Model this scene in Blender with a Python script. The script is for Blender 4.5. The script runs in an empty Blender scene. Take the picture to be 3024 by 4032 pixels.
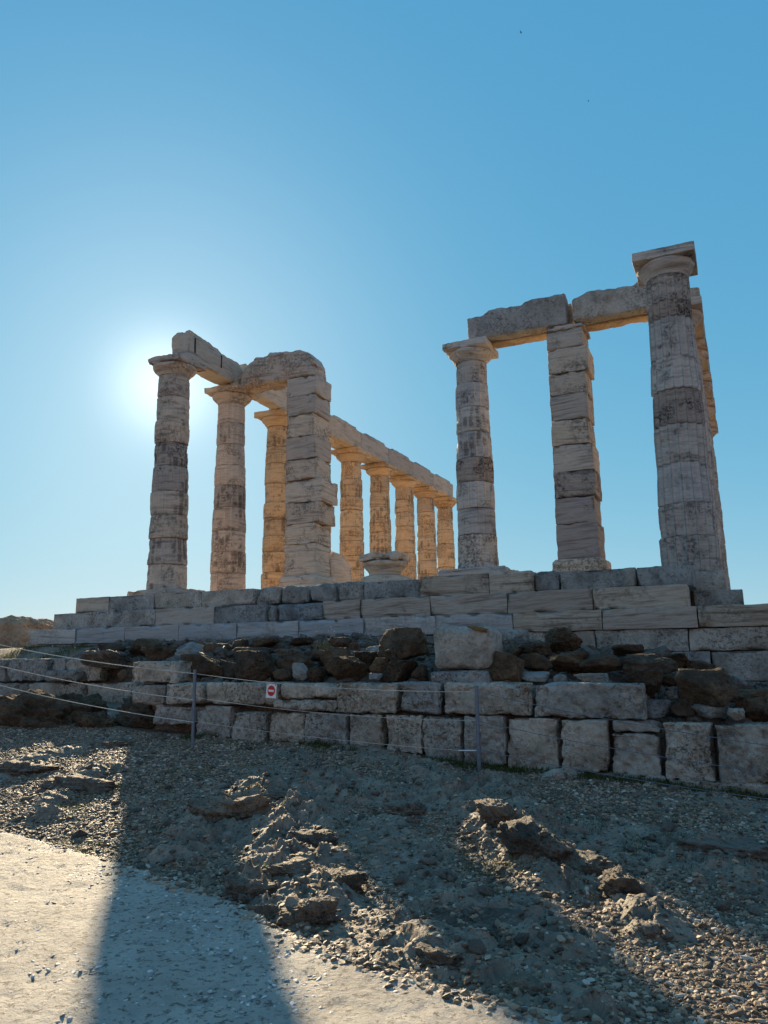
import bpy, math, numpy as np
from mathutils import Matrix, Vector
R_ = math.radians
scn = bpy.context.scene
# ---------------------------------------------------------------- camera
F, CX, CY, CZ, YAW, PIT, ROL = 3082.82, 12.7696, -15.223, -1.4095, -0.4258, 0.1844, -0.0132
C = np.array([CX, CY, CZ])
_fw = np.array([math.sin(YAW)*math.cos(PIT), math.cos(YAW)*math.cos(PIT), math.sin(PIT)])
_r0 = np.array([math.cos(YAW), -math.sin(YAW), 0.]); _u0 = np.cross(_r0, _fw)
_R = _r0*math.cos(ROL)+_u0*math.sin(ROL); _U = -_r0*math.sin(ROL)+_u0*math.cos(ROL)
cam = bpy.data.cameras.new('camera'); camo = bpy.data.objects.new('camera', cam)
scn.collection.objects.link(camo); scn.camera = camo
camo.matrix_world = Matrix(((_R[0], _U[0], -_fw[0], CX), (_R[1], _U[1], -_fw[1], CY), (_R[2], _U[2], -_fw[2], CZ), (0, 0, 0, 1)))
cam.sensor_fit = 'VERTICAL'; cam.sensor_height = 36; cam.sensor_width = 27; cam.lens = F/4032*36
cam.clip_start = .05; cam.clip_end = 20000
def ray(u, v): return _fw+_R*(u-1512)/F-_U*(v-2016)/F
def onY(u, v, y):
    d = ray(u, v); return C+d*(y-CY)/d[1]
def onZ(u, v, z):
    d = ray(u, v); return C+d*(z-CZ)/d[2]
# ---------------------------------------------------------------- light
SAZ, SEL = R_(-40.6), R_(19.3)
sund = np.array([math.sin(SAZ)*math.cos(SEL), math.cos(SAZ)*math.cos(SEL), math.sin(SEL)])
w = bpy.data.worlds.new('World'); scn.world = w; w.use_nodes = True
nt = w.node_tree; nt.nodes.clear()
N = nt.nodes.new; L = nt.links.new
sky = N('ShaderNodeTexSky'); sky.sky_type = 'NISHITA'; sky.sun_disc = False
sky.sun_elevation = SEL; sky.sun_rotation = SAZ; sky.altitude = 60; sky.air_density = 1.0; sky.dust_density = 0.15; sky.ozone_density = 1.5
# per channel response, as the camera compressed the sky
sp_ = N('ShaderNodeSeparateColor'); cb_ = N('ShaderNodeCombineColor'); L(sky.outputs[0], sp_.inputs[0])
for k, (a_, e_) in enumerate(((.0803, .671), (.272, .352), (.490, .176))):
    p_ = N('ShaderNodeMath'); p_.operation = 'POWER'; L(sp_.outputs[k], p_.inputs[0]); p_.inputs[1].default_value = e_
    q_ = N('ShaderNodeMath'); q_.operation = 'MULTIPLY'; L(p_.outputs[0], q_.inputs[0]); q_.inputs[1].default_value = a_/.12
    L(q_.outputs[0], cb_.inputs[k])
bg = N('ShaderNodeBackground'); bg.inputs[1].default_value = .12/1.66
# aureole of forward-scattered light round the real sun direction
geo = N('ShaderNodeNewGeometry'); dot = N('ShaderNodeVectorMath'); dot.operation = 'DOT_PRODUCT'
L(geo.outputs['Incoming'], dot.inputs[0]); dot.inputs[1].default_value = tuple(-sund)
def P(k, a):
    m = N('ShaderNodeMath'); m.operation = 'MAXIMUM'; L(dot.outputs['Value'], m.inputs[0]); m.inputs[1].default_value = 0
    p = N('ShaderNodeMath'); p.operation = 'POWER'; L(m.outputs[0], p.inputs[0]); p.inputs[1].default_value = k
    q = N('ShaderNodeMath'); q.operation = 'MULTIPLY'; L(p.outputs[0], q.inputs[0]); q.inputs[1].default_value = a
    return q
g1, g2 = P(600, .32), P(30, .12)
mr = N('ShaderNodeMapRange'); mr.interpolation_type = 'SMOOTHSTEP'; L(dot.outputs['Value'], mr.inputs[0])
for k, v_ in enumerate((-.15, .5, 0., 1.)): mr.inputs[k+1].default_value = v_
fo = N('ShaderNodeMix'); fo.data_type = 'RGBA'; L(mr.outputs[0], fo.inputs[0]); fo.inputs[6].default_value = (1.68, .86, .80, 1); fo.inputs[7].default_value = (1, 1, 1, 1)
sz = N('ShaderNodeSeparateXYZ'); L(geo.outputs['Incoming'], sz.inputs[0])
hz = N('ShaderNodeMapRange'); L(sz.outputs[2], hz.inputs[0])
for k, v_ in enumerate((-.5, 0., 0., 1.)): hz.inputs[k+1].default_value = v_
hp = N('ShaderNodeMath'); hp.operation = 'POWER'; L(hz.outputs[0], hp.inputs[0]); hp.inputs[1].default_value = 3
hm = N('ShaderNodeMix'); hm.data_type = 'RGBA'; hm.blend_type = 'ADD'; L(hp.outputs[0], hm.inputs[0]); L(cb_.outputs[0], hm.inputs[6]); hm.inputs[7].default_value = (.9, .6, .6, 1)
vs_ = N('ShaderNodeVectorMath'); vs_.operation = 'MULTIPLY'; L(hm.outputs[2], vs_.inputs[0]); L(fo.outputs[2], vs_.inputs[1]); L(vs_.outputs[0], bg.inputs[0])  # sky away from the sun tinted redder, added to warm the ambient light
ad = N('ShaderNodeMath'); ad.operation = 'ADD'; L(g1.outputs[0], ad.inputs[0]); L(g2.outputs[0], ad.inputs[1])
bg2 = N('ShaderNodeBackground'); bg2.inputs[0].default_value = (1, .97, .9, 1); L(ad.outputs[0], bg2.inputs[1])
ash = N('ShaderNodeAddShader'); L(bg.outputs[0], ash.inputs[0]); L(bg2.outputs[0], ash.inputs[1])
wo = N('ShaderNodeOutputWorld'); L(ash.outputs[0], wo.inputs[0])
sl = bpy.data.lights.new('sun', 'SUN'); sl.energy = 5.0; sl.angle = R_(.53); sl.color = (1, .80, .52)
so = bpy.data.objects.new('sun', sl); scn.collection.objects.link(so)
so.rotation_euler = Vector(sund).to_track_quat('Z', 'Y').to_euler()
scn.view_settings.view_transform = 'Standard'; scn.view_settings.look = 'None'
scn.view_settings.exposure = .75; scn.view_settings.gamma = 1
scn.cycles.max_bounces = 8; scn.cycles.diffuse_bounces = 5
# ---------------------------------------------------------------- noise
def _h(x, y, z, s):
    n = (x.astype(np.int64)*374761393+y.astype(np.int64)*668265263+z.astype(np.int64)*1274126177+s*974711) & 0xffffffff
    n = ((n ^ (n >> 13))*1274126177) & 0xffffffff; n = ((n ^ (n >> 16))*2246822519) & 0xffffffff
    return ((n ^ (n >> 15)) & 0xffffff)/float(0xffffff)*2-1
def vn(p, s=0):
    i = np.floor(p); f = p-i; f = f*f*f*(f*(f*6-15)+10); x, y, z = i[:, 0], i[:, 1], i[:, 2]; r = 0
    for a in (0, 1):
        for b in (0, 1):
            for c in (0, 1):
                wt = (f[:, 0] if a else 1-f[:, 0])*(f[:, 1] if b else 1-f[:, 1])*(f[:, 2] if c else 1-f[:, 2])
                r = r+wt*_h(x+a, y+b, z+c, s)
    return r
def fbm(p, sc, s=0, o=4, g=.5):
    r = 0; a = 1; t = 0
    for k in range(o):
        r = r+a*vn(p*sc+k*17.3, s+k); t += a; a *= g; sc = np.asarray(sc)*2.03
    return r/t
def ridged(p, sc, s=0, o=4):
    r = 0; a = 1; t = 0
    for k in range(o):
        r = r+a*(1-2*np.abs(vn(p*sc+k*11.1, s+k))); t += a; a *= .5; sc = np.asarray(sc)*2.1
    return r/t
def facet(p, sc, s):
    q = p*sc; q = q+.25*np.stack([vn(q*.9, s+50), vn(q*.9, s+51), 0*q[:, 0]], 1); c = np.floor(q[:, :2]); best = np.full(len(q), 9.); h = np.zeros(len(q)); z0 = np.zeros(len(q))
    for i in (-1, 0, 1):
        for j in (-1, 0, 1):
            cx_, cy_ = c[:, 0]+i, c[:, 1]+j; fx = cx_+.5+.45*_h(cx_, cy_, z0, s); fy = cy_+.5+.45*_h(cx_, cy_, z0, s+1)
            dx, dy = q[:, 0]-fx, q[:, 1]-fy; d = dx*dx+dy*dy; m_ = d < best; best = np.where(m_, d, best)
            hh_ = .45*_h(cx_, cy_, z0, s+2)+.75*(_h(cx_, cy_, z0, s+3)*dx+_h(cx_, cy_, z0, s+4)*dy); h = np.where(m_, hh_, h)
    return h
# ---------------------------------------------------------------- object helpers
def tag(o, label=None, cat=None, group=None, kind=None):
    if label: o['label'] = label
    if cat: o['category'] = cat
    if group: o['group'] = group
    if kind: o['kind'] = kind
    elif cat: o['kind'] = 'thing'
    return o
def tag_stuff(o, label, cat): return tag(o, label, cat, kind='stuff')
def mesh(name, V, Fc, mat=None, parent=None, smooth=True, loc=None, sizes=None):
    me = bpy.data.meshes.new(name); V = np.asarray(V, np.float32)
    if sizes is None:
        Fc = np.asarray(Fc, np.int32); n, k = Fc.shape
        me.vertices.add(len(V)); me.vertices.foreach_set('co', V.ravel())
        me.loops.add(n*k); me.loops.foreach_set('vertex_index', Fc.ravel())
        me.polygons.add(n); me.polygons.foreach_set('loop_start', np.arange(0, n*k, k, dtype=np.int32))
        me.update(calc_edges=True)
    else:
        me.from_pydata(V.tolist(), [], Fc)
    me.polygons.foreach_set('use_smooth', np.full(len(me.polygons), smooth)); me.update()
    o = bpy.data.objects.new(name, me); scn.collection.objects.link(o)
    if mat: me.materials.append(mat)
    if parent: o.parent = parent
    if loc is not None: o.location = loc
    return o
def empty(name, loc=(0, 0, 0)):
    o = bpy.data.objects.new(name, None); scn.collection.objects.link(o); o.location = loc; o.empty_display_size = .2
    return o
def axis(h, r, step):
    n = max(1, int(round((2*h-2*r)/step)))
    return np.concatenate([[-h, -h+r*.3, -h+.65*r], np.linspace(-h+r, h-r, n+1), [h-.65*r, h-.3*r, h]])
def rbox(h, r, step):
    """rounded box surface: verts, normals, quads"""
    A = [axis(h[k], min(r, h[k]*.6), step) for k in range(3)]
    Vs = []; Fs = []; off = 0
    for k in range(3):
        a, b = (k+1) % 3, (k+2) % 3
        U, W = np.meshgrid(A[a], A[b], indexing='ij'); n, m = U.shape
        idx = np.arange(n*m).reshape(n, m)
        q = np.stack([idx[:-1, :-1], idx[1:, :-1], idx[1:, 1:], idx[:-1, 1:]], -1).reshape(-1, 4)
        for s in (1, -1):
            p = np.zeros((n*m, 3)); p[:, a] = U.ravel(); p[:, b] = W.ravel(); p[:, k] = s*h[k]
            Vs.append(p); Fs.append((q if s > 0 else q[:, ::-1])+off); off += n*m
    V = np.concatenate(Vs); Q = np.concatenate(Fs)
    _, fi, inv = np.unique(np.round(V, 5), axis=0, return_index=True, return_inverse=True)
    V = V[fi]; Q = inv.ravel()[Q]
    hr = np.array([min(r, x*.6) for x in h]); inn = np.clip(V, -(np.array(h)-hr), np.array(h)-hr)
    d = V-inn; ln = np.linalg.norm(d/hr, axis=1, keepdims=True)+1e-9
    nn = d/hr/ln
    V2 = inn+nn*hr
    return V2, nn, Q
SD = [100]
def block(name, lo, hi, mat, parent=None, r=.02, step=.06, amp=.006, fr=3., chip=.0, pit=0., warp=0., fn=None):
    lo = np.array(lo, float); hi = np.array(hi, float); c = (lo+hi)/2; h = (hi-lo)/2
    V, n, Q = rbox(h, r, step); SD[0] += 7; s = SD[0]
    W = V+c+s*.37
    edge = (np.sort(h-np.abs(V), axis=1)[:, 1])          # distance to nearest edge
    d = amp*fbm(W, fr, s, 4)
    if chip: d = d-chip*np.exp(-edge/(.05+chip))*np.clip(fbm(W, 4.5, s+3, 3)*2.2+.25, 0, 2)
    if pit: d = d-pit*np.clip(fbm(W, 13., s+5, 2)*2.2-.35, 0, 1)-pit*.6*np.clip(fbm(W, 30., s+6, 1)*1.8-.5, 0, 1)
    V = V+n*d[:, None]
    if warp:
        for k in range(3): V[:, k] += warp*fbm(W, 1.4, s+9+k, 2)
    if fn is not None: V = fn(V, h)
    return mesh(name, V, Q, mat, parent, loc=c)
# ---------------------------------------------------------------- materials
def mat_new(name):
    m = bpy.data.materials.new(name); m.use_nodes = True; t = m.node_tree; t.nodes.clear(); return m, t
def ramp(t, fac, cols):
    r = t.nodes.new('ShaderNodeValToRGB'); e = r.color_ramp.elements
    while len(e) < len(cols): e.new(.5)
    for k, (p, c) in enumerate(cols): e[k].position = p; e[k].color = (*c, 1) if len(c) == 3 else c
    t.links.new(fac, r.inputs[0]); return r.outputs[0]
def noise(t, vec, sc, det=6, rough=.6, dist=0, scale3=None):
    if scale3:
        mp = t.nodes.new('ShaderNodeMapping'); mp.inputs['Scale'].default_value = scale3; t.links.new(vec, mp.inputs[0]); vec = mp.outputs[0]
    n = t.nodes.new('ShaderNodeTexNoise'); n.inputs['Scale'].default_value = sc; n.inputs['Detail'].default_value = det
    n.inputs['Roughness'].default_value = rough; n.inputs['Distortion'].default_value = dist; t.links.new(vec, n.inputs['Vector'])
    return n.outputs['Fac']
def mix(t, fac, a, b, bt='MIX'):
    m = t.nodes.new('ShaderNodeMix'); m.data_type = 'RGBA'; m.blend_type = bt
    for inp, v in ((m.inputs[0], fac), (m.inputs[6], a), (m.inputs[7], b)):
        if hasattr(v, 'links') or hasattr(v, 'is_linked'): t.links.new(v, inp)
        elif isinstance(v, tuple): inp.default_value = (*v, 1)
        else: inp.default_value = v
    return m.outputs[2]
def mth(t, op, a, b=None):
    m = t.nodes.new('ShaderNodeMath'); m.operation = op
    for i, v in ((0, a), (1, b)):
        if v is None: continue
        if isinstance(v, (int, float)): m.inputs[i].default_value = v
        else: t.links.new(v, m.inputs[i])
    return m.outputs[0]
def coords(t):
    tc = t.nodes.new('ShaderNodeTexCoord'); oi = t.nodes.new('ShaderNodeObjectInfo')
    sc = t.nodes.new('ShaderNodeVectorMath'); sc.operation = 'ADD'
    cm = t.nodes.new('ShaderNodeCombineXYZ')
    for k, f in enumerate((37., 61., 83.)): t.links.new(mth(t, 'MULTIPLY', oi.outputs['Random'], f), cm.inputs[k])
    t.links.new(tc.outputs['Object'], sc.inputs[0]); t.links.new(cm.outputs[0], sc.inputs[1])
    return sc.outputs[0], oi.outputs['Random']
def finish(t, col, h, dist=.02, rough=.85, strg=1.0, spec=.25):
    b = t.nodes.new('ShaderNodeBsdfPrincipled'); t.links.new(col, b.inputs['Base Color']); b.inputs['Roughness'].default_value = rough
    b.inputs['Specular IOR Level'].default_value = spec
    bp = t.nodes.new('ShaderNodeBump'); bp.inputs['Distance'].default_value = dist; bp.inputs['Strength'].default_value = strg
    t.links.new(h, bp.inputs['Height']); t.links.new(bp.outputs[0], b.inputs['Normal'])
    o = t.nodes.new('ShaderNodeOutputMaterial'); t.links.new(b.outputs[0], o.inputs[0])
def marble(name, light, mid, dark, stain, amt=.5, grid=0., veinz=9., bump=.026):
    m, t = mat_new(name); v, rnd = coords(t)
    sx_ = t.nodes.new('ShaderNodeSeparateXYZ'); t.links.new(v, sx_.inputs[0]); cx2 = t.nodes.new('ShaderNodeCombineXYZ')
    tl = mth(t, 'MULTIPLY', mth(t, 'SUBTRACT', rnd, .5), .14); tz = mth(t, 'ADD', sx_.outputs[2], mth(t, 'MULTIPLY', sx_.outputs[0], tl))
    t.links.new(sx_.outputs[0], cx2.inputs[0]); t.links.new(sx_.outputs[1], cx2.inputs[1]); t.links.new(tz, cx2.inputs[2])
    vein = noise(t, cx2.outputs[0], 1.0, 7, .68, .25, (.9, .9, veinz))
    col = ramp(t, vein, [(.30, dark), (.43, mid), (.52, light), (.60, mid), (.68, light)])
    tone = ramp(t, rnd, [(0, (.74, .72, .73)), (.2, (.88, .87, .88)), (.45, (1.0, .97, .93)), (.7, (.84, .80, .77)), (1, (1.1, 1.02, .93))])
    col = mix(t, 1., col, tone, 'MULTIPLY')
    big = noise(t, v, 1.6, 6, .7, .6)
    sm = ramp(t, mth(t, 'ADD', big, mth(t, 'MULTIPLY', mth(t, 'SUBTRACT', rnd, .5), .22*amt)), [(.50, (0, 0, 0)), (.60, (1, 1, 1))])
    fine = ramp(t, noise(t, v, 16, 5, .75, .3), [(.42, (1, 1, 1)), (.56, (0, 0, 0))])
    h = vein
    sp = mth(t, 'MULTIPLY', mth(t, 'MULTIPLY', sm, fine), amt)
    if grid:                                   # crust left in small cells between eroded ridges
        pz = ramp(t, noise(t, v, 1.0, 3, .6, .2, (7., 7., 22.)), [(.44, (1, 1, 1)), (.52, (0, 0, 0))])
        sp = mth(t, 'MAXIMUM', sp, mth(t, 'MULTIPLY', mth(t, 'MULTIPLY', sm, pz), grid))
    col = mix(t, sp, col, stain)
    ca = t.nodes.new('ShaderNodeAttribute'); ca.attribute_name = 'crust_shade'  # holds real crust plus the shade painted into flutes and arrises
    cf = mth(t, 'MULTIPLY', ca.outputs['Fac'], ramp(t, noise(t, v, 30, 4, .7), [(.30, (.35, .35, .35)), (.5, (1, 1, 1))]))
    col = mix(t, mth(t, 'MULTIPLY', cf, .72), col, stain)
    lich = ramp(t, noise(t, v, 7, 6, .8), [(.60, (0, 0, 0)), (.68, (1, 1, 1))])
    col = mix(t, mth(t, 'MULTIPLY', lich, .55), col, (.42, .30, .17))
    h2 = mth(t, 'ADD', mth(t, 'MULTIPLY', vein, 1.2), mth(t, 'MULTIPLY', noise(t, v, 12, 8, .75, .2), .8))
    h2 = mth(t, 'SUBTRACT', h2, mth(t, 'MULTIPLY', sp, .25))
    finish(t, col, h2, bump, .8, .8); return m
M = {}
M['marble'] = marble('weathered_marble', (.78, .66, .545), (.60, .50, .41), (.26, .215, .185), (.095, .072, .06), .65, 0, 10., .034)
M['marble_dark'] = marble('crusted_marble', (.58, .50, .435), (.43, .365, .32), (.21, .175, .155), (.06, .048, .043), 1.0, 0, 12., .034)
M['marble_clean'] = marble('pale_marble', (.66, .575, .47), (.54, .465, .375), (.34, .285, .24), (.15, .11, .08), .45, 0, 7.)
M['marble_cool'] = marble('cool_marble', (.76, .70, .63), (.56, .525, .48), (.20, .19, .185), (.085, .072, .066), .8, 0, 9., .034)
M['marble_bounce'] = marble('bounce_tinted_marble', (.82, .62, .40), (.66, .48, .29), (.34, .24, .15), (.12, .08, .055), .65, 0, 10., .034)  # copy of the marble with golden bounce light put into its colour
M['blue_marble'] = marble('blue_grey_marble', (.56, .56, .54), (.44, .445, .44), (.25, .255, .26), (.12, .11, .10), .4, 0, 12.)
M['floor'] = marble('warm_floor', (.80, .54, .29), (.70, .46, .24), (.52, .33, .17), (.3, .2, .12), .2)
M['anta'] = marble('veined_marble', (.76, .65, .53), (.58, .49, .40), (.20, .17, .145), (.085, .068, .055), .7, 0, 15.)
M['step'] = marble('banded_marble', (.60, .52, .42), (.44, .355, .27), (.14, .105, .08), (.09, .06, .04), .6, 0, 13.)
def poros(name, light, mid, dark, sp1, sc=1., dist=.03, rough=.92, spec=.15):
    m, t = mat_new(name); v, rnd = coords(t)
    a = noise(t, v, 2.2*sc, 7, .7, .4)
    col = ramp(t, a, [(.34, dark), (.46, mid), (.58, light)])
    col = mix(t, 1., col, ramp(t, rnd, [(0, (.78, .82, .88)), (.5, (1, .97, .93)), (1, (1.15, 1.08, 1.0))]), 'MULTIPLY')
    cr = noise(t, v, 22*sc, 6, .75, .3)
    spk = ramp(t, cr, [(.41, (1, 1, 1)), (.50, (0, 0, 0))])
    reg = ramp(t, noise(t, v, 1.7*sc, 4, .6), [(.40, (.15, .15, .15)), (.60, (1, 1, 1))])
    col = mix(t, mth(t, 'MULTIPLY', mth(t, 'MULTIPLY', spk, reg), .75), col, sp1)
    lc = ramp(t, noise(t, v, 9*sc, 6, .8), [(.58, (0, 0, 0)), (.66, (1, 1, 1))])
    col = mix(t, mth(t, 'MULTIPLY', lc, .5), col, tuple(min(1, x*1.35) for x in light))
    vo = t.nodes.new('ShaderNodeTexVoronoi'); vo.inputs['Scale'].default_value = 26*sc; t.links.new(v, vo.inputs['Vector'])
    pits = ramp(t, vo.outputs['Distance'], [(.10, (0, 0, 0)), (.34, (1, 1, 1))])
    h = mth(t, 'ADD', mth(t, 'MULTIPLY', cr, 2.2), mth(t, 'MULTIPLY', mth(t, 'MULTIPLY', pits, reg), 1.1))
    col = mix(t, ramp(t, noise(t, v, 1.1*sc, 5, .7, .8), [(.46, (0, 0, 0)), (.62, (.8, .8, .8))]), col, mix(t, 1., col, (.70, .66, .62), 'MULTIPLY'))
    finish(t, col, h, dist, rough, .9, spec); return m
M['poros'] = poros('porous_limestone', (.72, .65, .56), (.57, .515, .44), (.34, .31, .275), (.06, .056, .052))
M['poros_blue'] = poros('grey_limestone', (.54, .53, .49), (.41, .405, .38), (.25, .245, .23), (.07, .07, .065))
M['rough'] = poros('rough_marble', (.68, .635, .57), (.55, .51, .455), (.37, .345, .31), (.14, .13, .12), .8, .035)
M['brown'] = poros('brown_conglomerate', (.26, .18, .115), (.16, .112, .075), (.085, .062, .046), (.026, .02, .015), 1.1, .04)
M['bed'] = poros('bedrock', (.41, .315, .23), (.28, .215, .155), (.15, .118, .09), (.07, .058, .048), 1., .05, .70, .4)
M['tan'] = poros('tan_bedrock', (.72, .50, .34), (.60, .41, .27), (.34, .23, .16), (.10, .06, .045), .6, .05)
def plain(name, c, rough=.6, metal=0., bump=.0):
    m, t = mat_new(name); v, rnd = coords(t)
    col = ramp(t, noise(t, v, 30, 4), [(.3, tuple(x*.8 for x in c)), (.7, tuple(min(1, x*1.15) for x in c))])
    b = t.nodes.new('ShaderNodeBsdfPrincipled'); t.links.new(col, b.inputs['Base Color']); b.inputs['Roughness'].default_value = rough; b.inputs['Metallic'].default_value = metal
    o = t.nodes.new('ShaderNodeOutputMaterial'); t.links.new(b.outputs[0], o.inputs[0]); return m
M['steel'] = plain('grey_paint', (.16, .19, .23), .45, .3)
M['rope'] = plain('pale_rope', (.62, .58, .50), .8)
M['white'] = plain('white_plastic', (.85, .86, .86), .4)
M['red'] = plain('red_film', (.62, .012, .010), .4)
M['black'] = plain('black', (.02, .02, .02), .7)
M['clothes'] = plain('dark_cloth', (.03, .035, .05), .9)
M['skin'] = plain('skin', (.42, .24, .16), .6)
M['iron'] = plain('dark_iron', (.03, .028, .028), .6)
m, t = mat_new('pale_pebble'); M['pebble'] = m
g = t.nodes.new('ShaderNodeNewGeometry'); tc = t.nodes.new('ShaderNodeTexCoord')
finish(t, ramp(t, g.outputs['Random Per Island'], [(0, (.16, .14, .12)), (.3, (.40, .37, .33)), (1, (.78, .75, .70))]), noise(t, tc.outputs['Object'], 60, 4), .006, .6, .6, .3)
# ground: dry soil with bedrock showing
m, t = mat_new('ground'); M['ground'] = m
tc = t.nodes.new('ShaderNodeTexCoord'); v = tc.outputs['Object']
at = t.nodes.new('ShaderNodeAttribute'); at.attribute_name = 'rock'
soil = ramp(t, noise(t, v, 9, 8, .75), [(.3, (.085, .054, .033)), (.5, (.175, .113, .070)), (.7, (.29, .192, .124))])
vo = t.nodes.new('ShaderNodeTexVoronoi'); vo.inputs['Scale'].default_value = 42; t.links.new(v, vo.inputs['Vector'])
soil = mix(t, .85, soil, mix(t, 1., soil, ramp(t, vo.outputs['Color'], [(0, (.5, .5, .52)), (1, (1.9, 1.8, 1.7))]), 'MULTIPLY'))
rk = ramp(t, noise(t, v, 3.5, 9, .72, .5), [(.32, (.13, .098, .068)), (.5, (.26, .195, .138)), (.66, (.40, .305, .22))])
rk = mix(t, ramp(t, noise(t, v, 26, 5, .7), [(.36, (.8, .8, .8)), (.47, (0, 0, 0))]), rk, (.07, .06, .05))
col = mix(t, at.outputs['Fac'], soil, rk)
hh = mth(t, 'ADD', mth(t, 'MULTIPLY', noise(t, v, 30, 8, .7), 1.), mth(t, 'MULTIPLY', vo.outputs['Distance'], -.6))
finish(t, col, hh, .014, .68, .9, .45)
# path: pale screed with stones
m, t = mat_new('path'); M['path'] = m
tc = t.nodes.new('ShaderNodeTexCoord'); v = tc.outputs['Object']
base = ramp(t, noise(t, v, 2.5, 8, .65), [(.3, (.36, .31, .255)), (.55, (.51, .445, .37)), (.75, (.60, .535, .445))])
vo = t.nodes.new('ShaderNodeTexVoronoi'); vo.inputs['Scale'].default_value = 27; vo.inputs['Randomness'].default_value = 1; t.links.new(v, vo.inputs['Vector'])
msk = ramp(t, mth(t, 'ADD', vo.outputs['Distance'], mth(t, 'MULTIPLY', noise(t, v, 40, 3), .25)), [(.25, (1, 1, 1)), (.30, (0, 0, 0))])
selr = ramp(t, vo.outputs['Color'], [(.40, (0, 0, 0)), (.42, (1, 1, 1))])
st = mth(t, 'MULTIPLY', msk, selr)
base = mix(t, mth(t, 'MULTIPLY', st, .8), base, ramp(t, vo.outputs['Color'], [(.4, (.20, .18, .16)), (.7, (.48, .46, .44)), (1, (.66, .64, .60))]))
crk = ramp(t, noise(t, v, 24, 6, .75), [(.38, (1, 1, 1)), (.43, (0, 0, 0))])
base = mix(t, mth(t, 'MULTIPLY', crk, .7), base, (.14, .12, .10))
hh = mth(t, 'ADD', mth(t, 'MULTIPLY', noise(t, v, 22, 8, .7), 1.), mth(t, 'MULTIPLY', st, .5))
finish(t, base, mth(t, 'SUBTRACT', hh, mth(t, 'MULTIPLY', crk, .8)), .03, .72, .9, .3)
# gravel
m, t = mat_new('gravel'); M['gravel'] = m
g = t.nodes.new('ShaderNodeNewGeometry'); tc = t.nodes.new('ShaderNodeTexCoord')
col = ramp(t, g.outputs['Random Per Island'], [(0, (.07, .045, .028)), (.35, (.19, .12, .072)), (.6, (.32, .213, .132)), (.9, (.44, .32, .215)), (1, (.62, .54, .44))])
finish(t, col, noise(t, tc.outputs['Object'], 60, 4), .008, .60, .6, .45)
def leafy(name, a, b):
    m, t = mat_new(name); g = t.nodes.new('ShaderNodeNewGeometry')
    col = ramp(t, g.outputs['Random Per Island'], [(0, a), (1, b)])
    d = t.nodes.new('ShaderNodeBsdfDiffuse'); tr = t.nodes.new('ShaderNodeBsdfTranslucent'); mx = t.nodes.new('ShaderNodeMixShader'); mx.inputs[0].default_value = .45
    t.links.new(col, d.inputs[0]); t.links.new(col, tr.inputs[0]); t.links.new(d.outputs[0], mx.inputs[1]); t.links.new(tr.outputs[0], mx.inputs[2])
    o = t.nodes.new('ShaderNodeOutputMaterial'); t.links.new(mx.outputs[0], o.inputs[0]); return m
M['grass'] = leafy('green_grass', (.035, .06, .018), (.16, .15, .05))
M['dry'] = leafy('dry_grass', (.30, .19, .06), (.55, .40, .18))
M['flower'] = leafy('white_flower', (.75, .75, .72), (.85, .85, .82))
m, t = mat_new('sea'); M['sea'] = m
b = t.nodes.new('ShaderNodeBsdfPrincipled'); b.inputs['Base Color'].default_value = (.02, .07, .11, 1); b.inputs['Roughness'].default_value = .25
tc = t.nodes.new('ShaderNodeTexCoord'); bp = t.nodes.new('ShaderNodeBump'); bp.inputs['Distance'].default_value = .5; t.links.new(noise(t, tc.outputs['Object'], .15, 6), bp.inputs['Height'])
t.links.new(bp.outputs[0], b.inputs['Normal']); o = t.nodes.new('ShaderNodeOutputMaterial'); t.links.new(b.outputs[0], o.inputs[0])

# ---------------------------------------------------------------- terrain
KD = 3024/1659.
def seg(ps, z): return [onZ(a*KD, b*KD, z)[:2] for a, b in ps]
ZPL = -2.88
RIDGES = [  # polyline (photo points laid on the ground), width, height
    (seg([(915, 1690), (1000, 1735), (1100, 1790), (1240, 1868)], -2.72), .20, .20),
    (seg([(1060, 1700), (1160, 1770)], -2.7), .16, .16),
    (seg([(720, 1720), (650, 1790), (600, 1860), (570, 1905)], -2.78), .26, .15),
    (seg([(760, 1820), (700, 1900), (640, 1960)], -2.85), .16, .11),
    (seg([(1050, 1700), (900, 1730), (790, 1710)], -2.7), .34, .10),
    (seg([(830, 1790), (900, 1860), (960, 1900)], -2.8), .26, .10),
    (seg([(1310, 1880), (1440, 1975)], -2.82), .14, .15),
    (seg([(1000, 1960), (1120, 1975), (1210, 2030)], -2.88), .22, .15),
    (seg([(900, 2050), (1100, 2110), (1240, 2200)], -2.93), .13, .12),
    (seg([(370, 1790), (470, 1730), (560, 1710)], -2.66), .20, .17),
    (seg([(90, 1710), (160, 1680), (230, 1665)], -2.62), .14, .15),
    (seg([(-60, 1670), (60, 1640), (150, 1632)], -2.55), .18, .10),
    (seg([(180, 1620), (260, 1610)], -2.5), .12, .10),
    (seg([(540, 1960), (620, 1975), (700, 1985)], -2.9), .10, .13),
    (seg([(1560, 1820), (1700, 1870)], -2.75), .30, .12),
    (seg([(700, 1620), (830, 1650), (980, 1670)], -2.6), .20, .07),
    (seg([(0, 1580), (120, 1560), (230, 1575)], -2.45), .35, .08),
]
def dseg(x, y, a, b):
    ab = b-a; t_ = np.clip(((x-a[0])*ab[0]+(y-a[1])*ab[1])/(ab@ab), 0, 1)
    return np.hypot(x-a[0]-t_*ab[0], y-a[1]-t_*ab[1])
def sst(a, b, x): q = np.clip((x-a)/(b-a), 0, 1); return q*q*(3-2*q)
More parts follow.
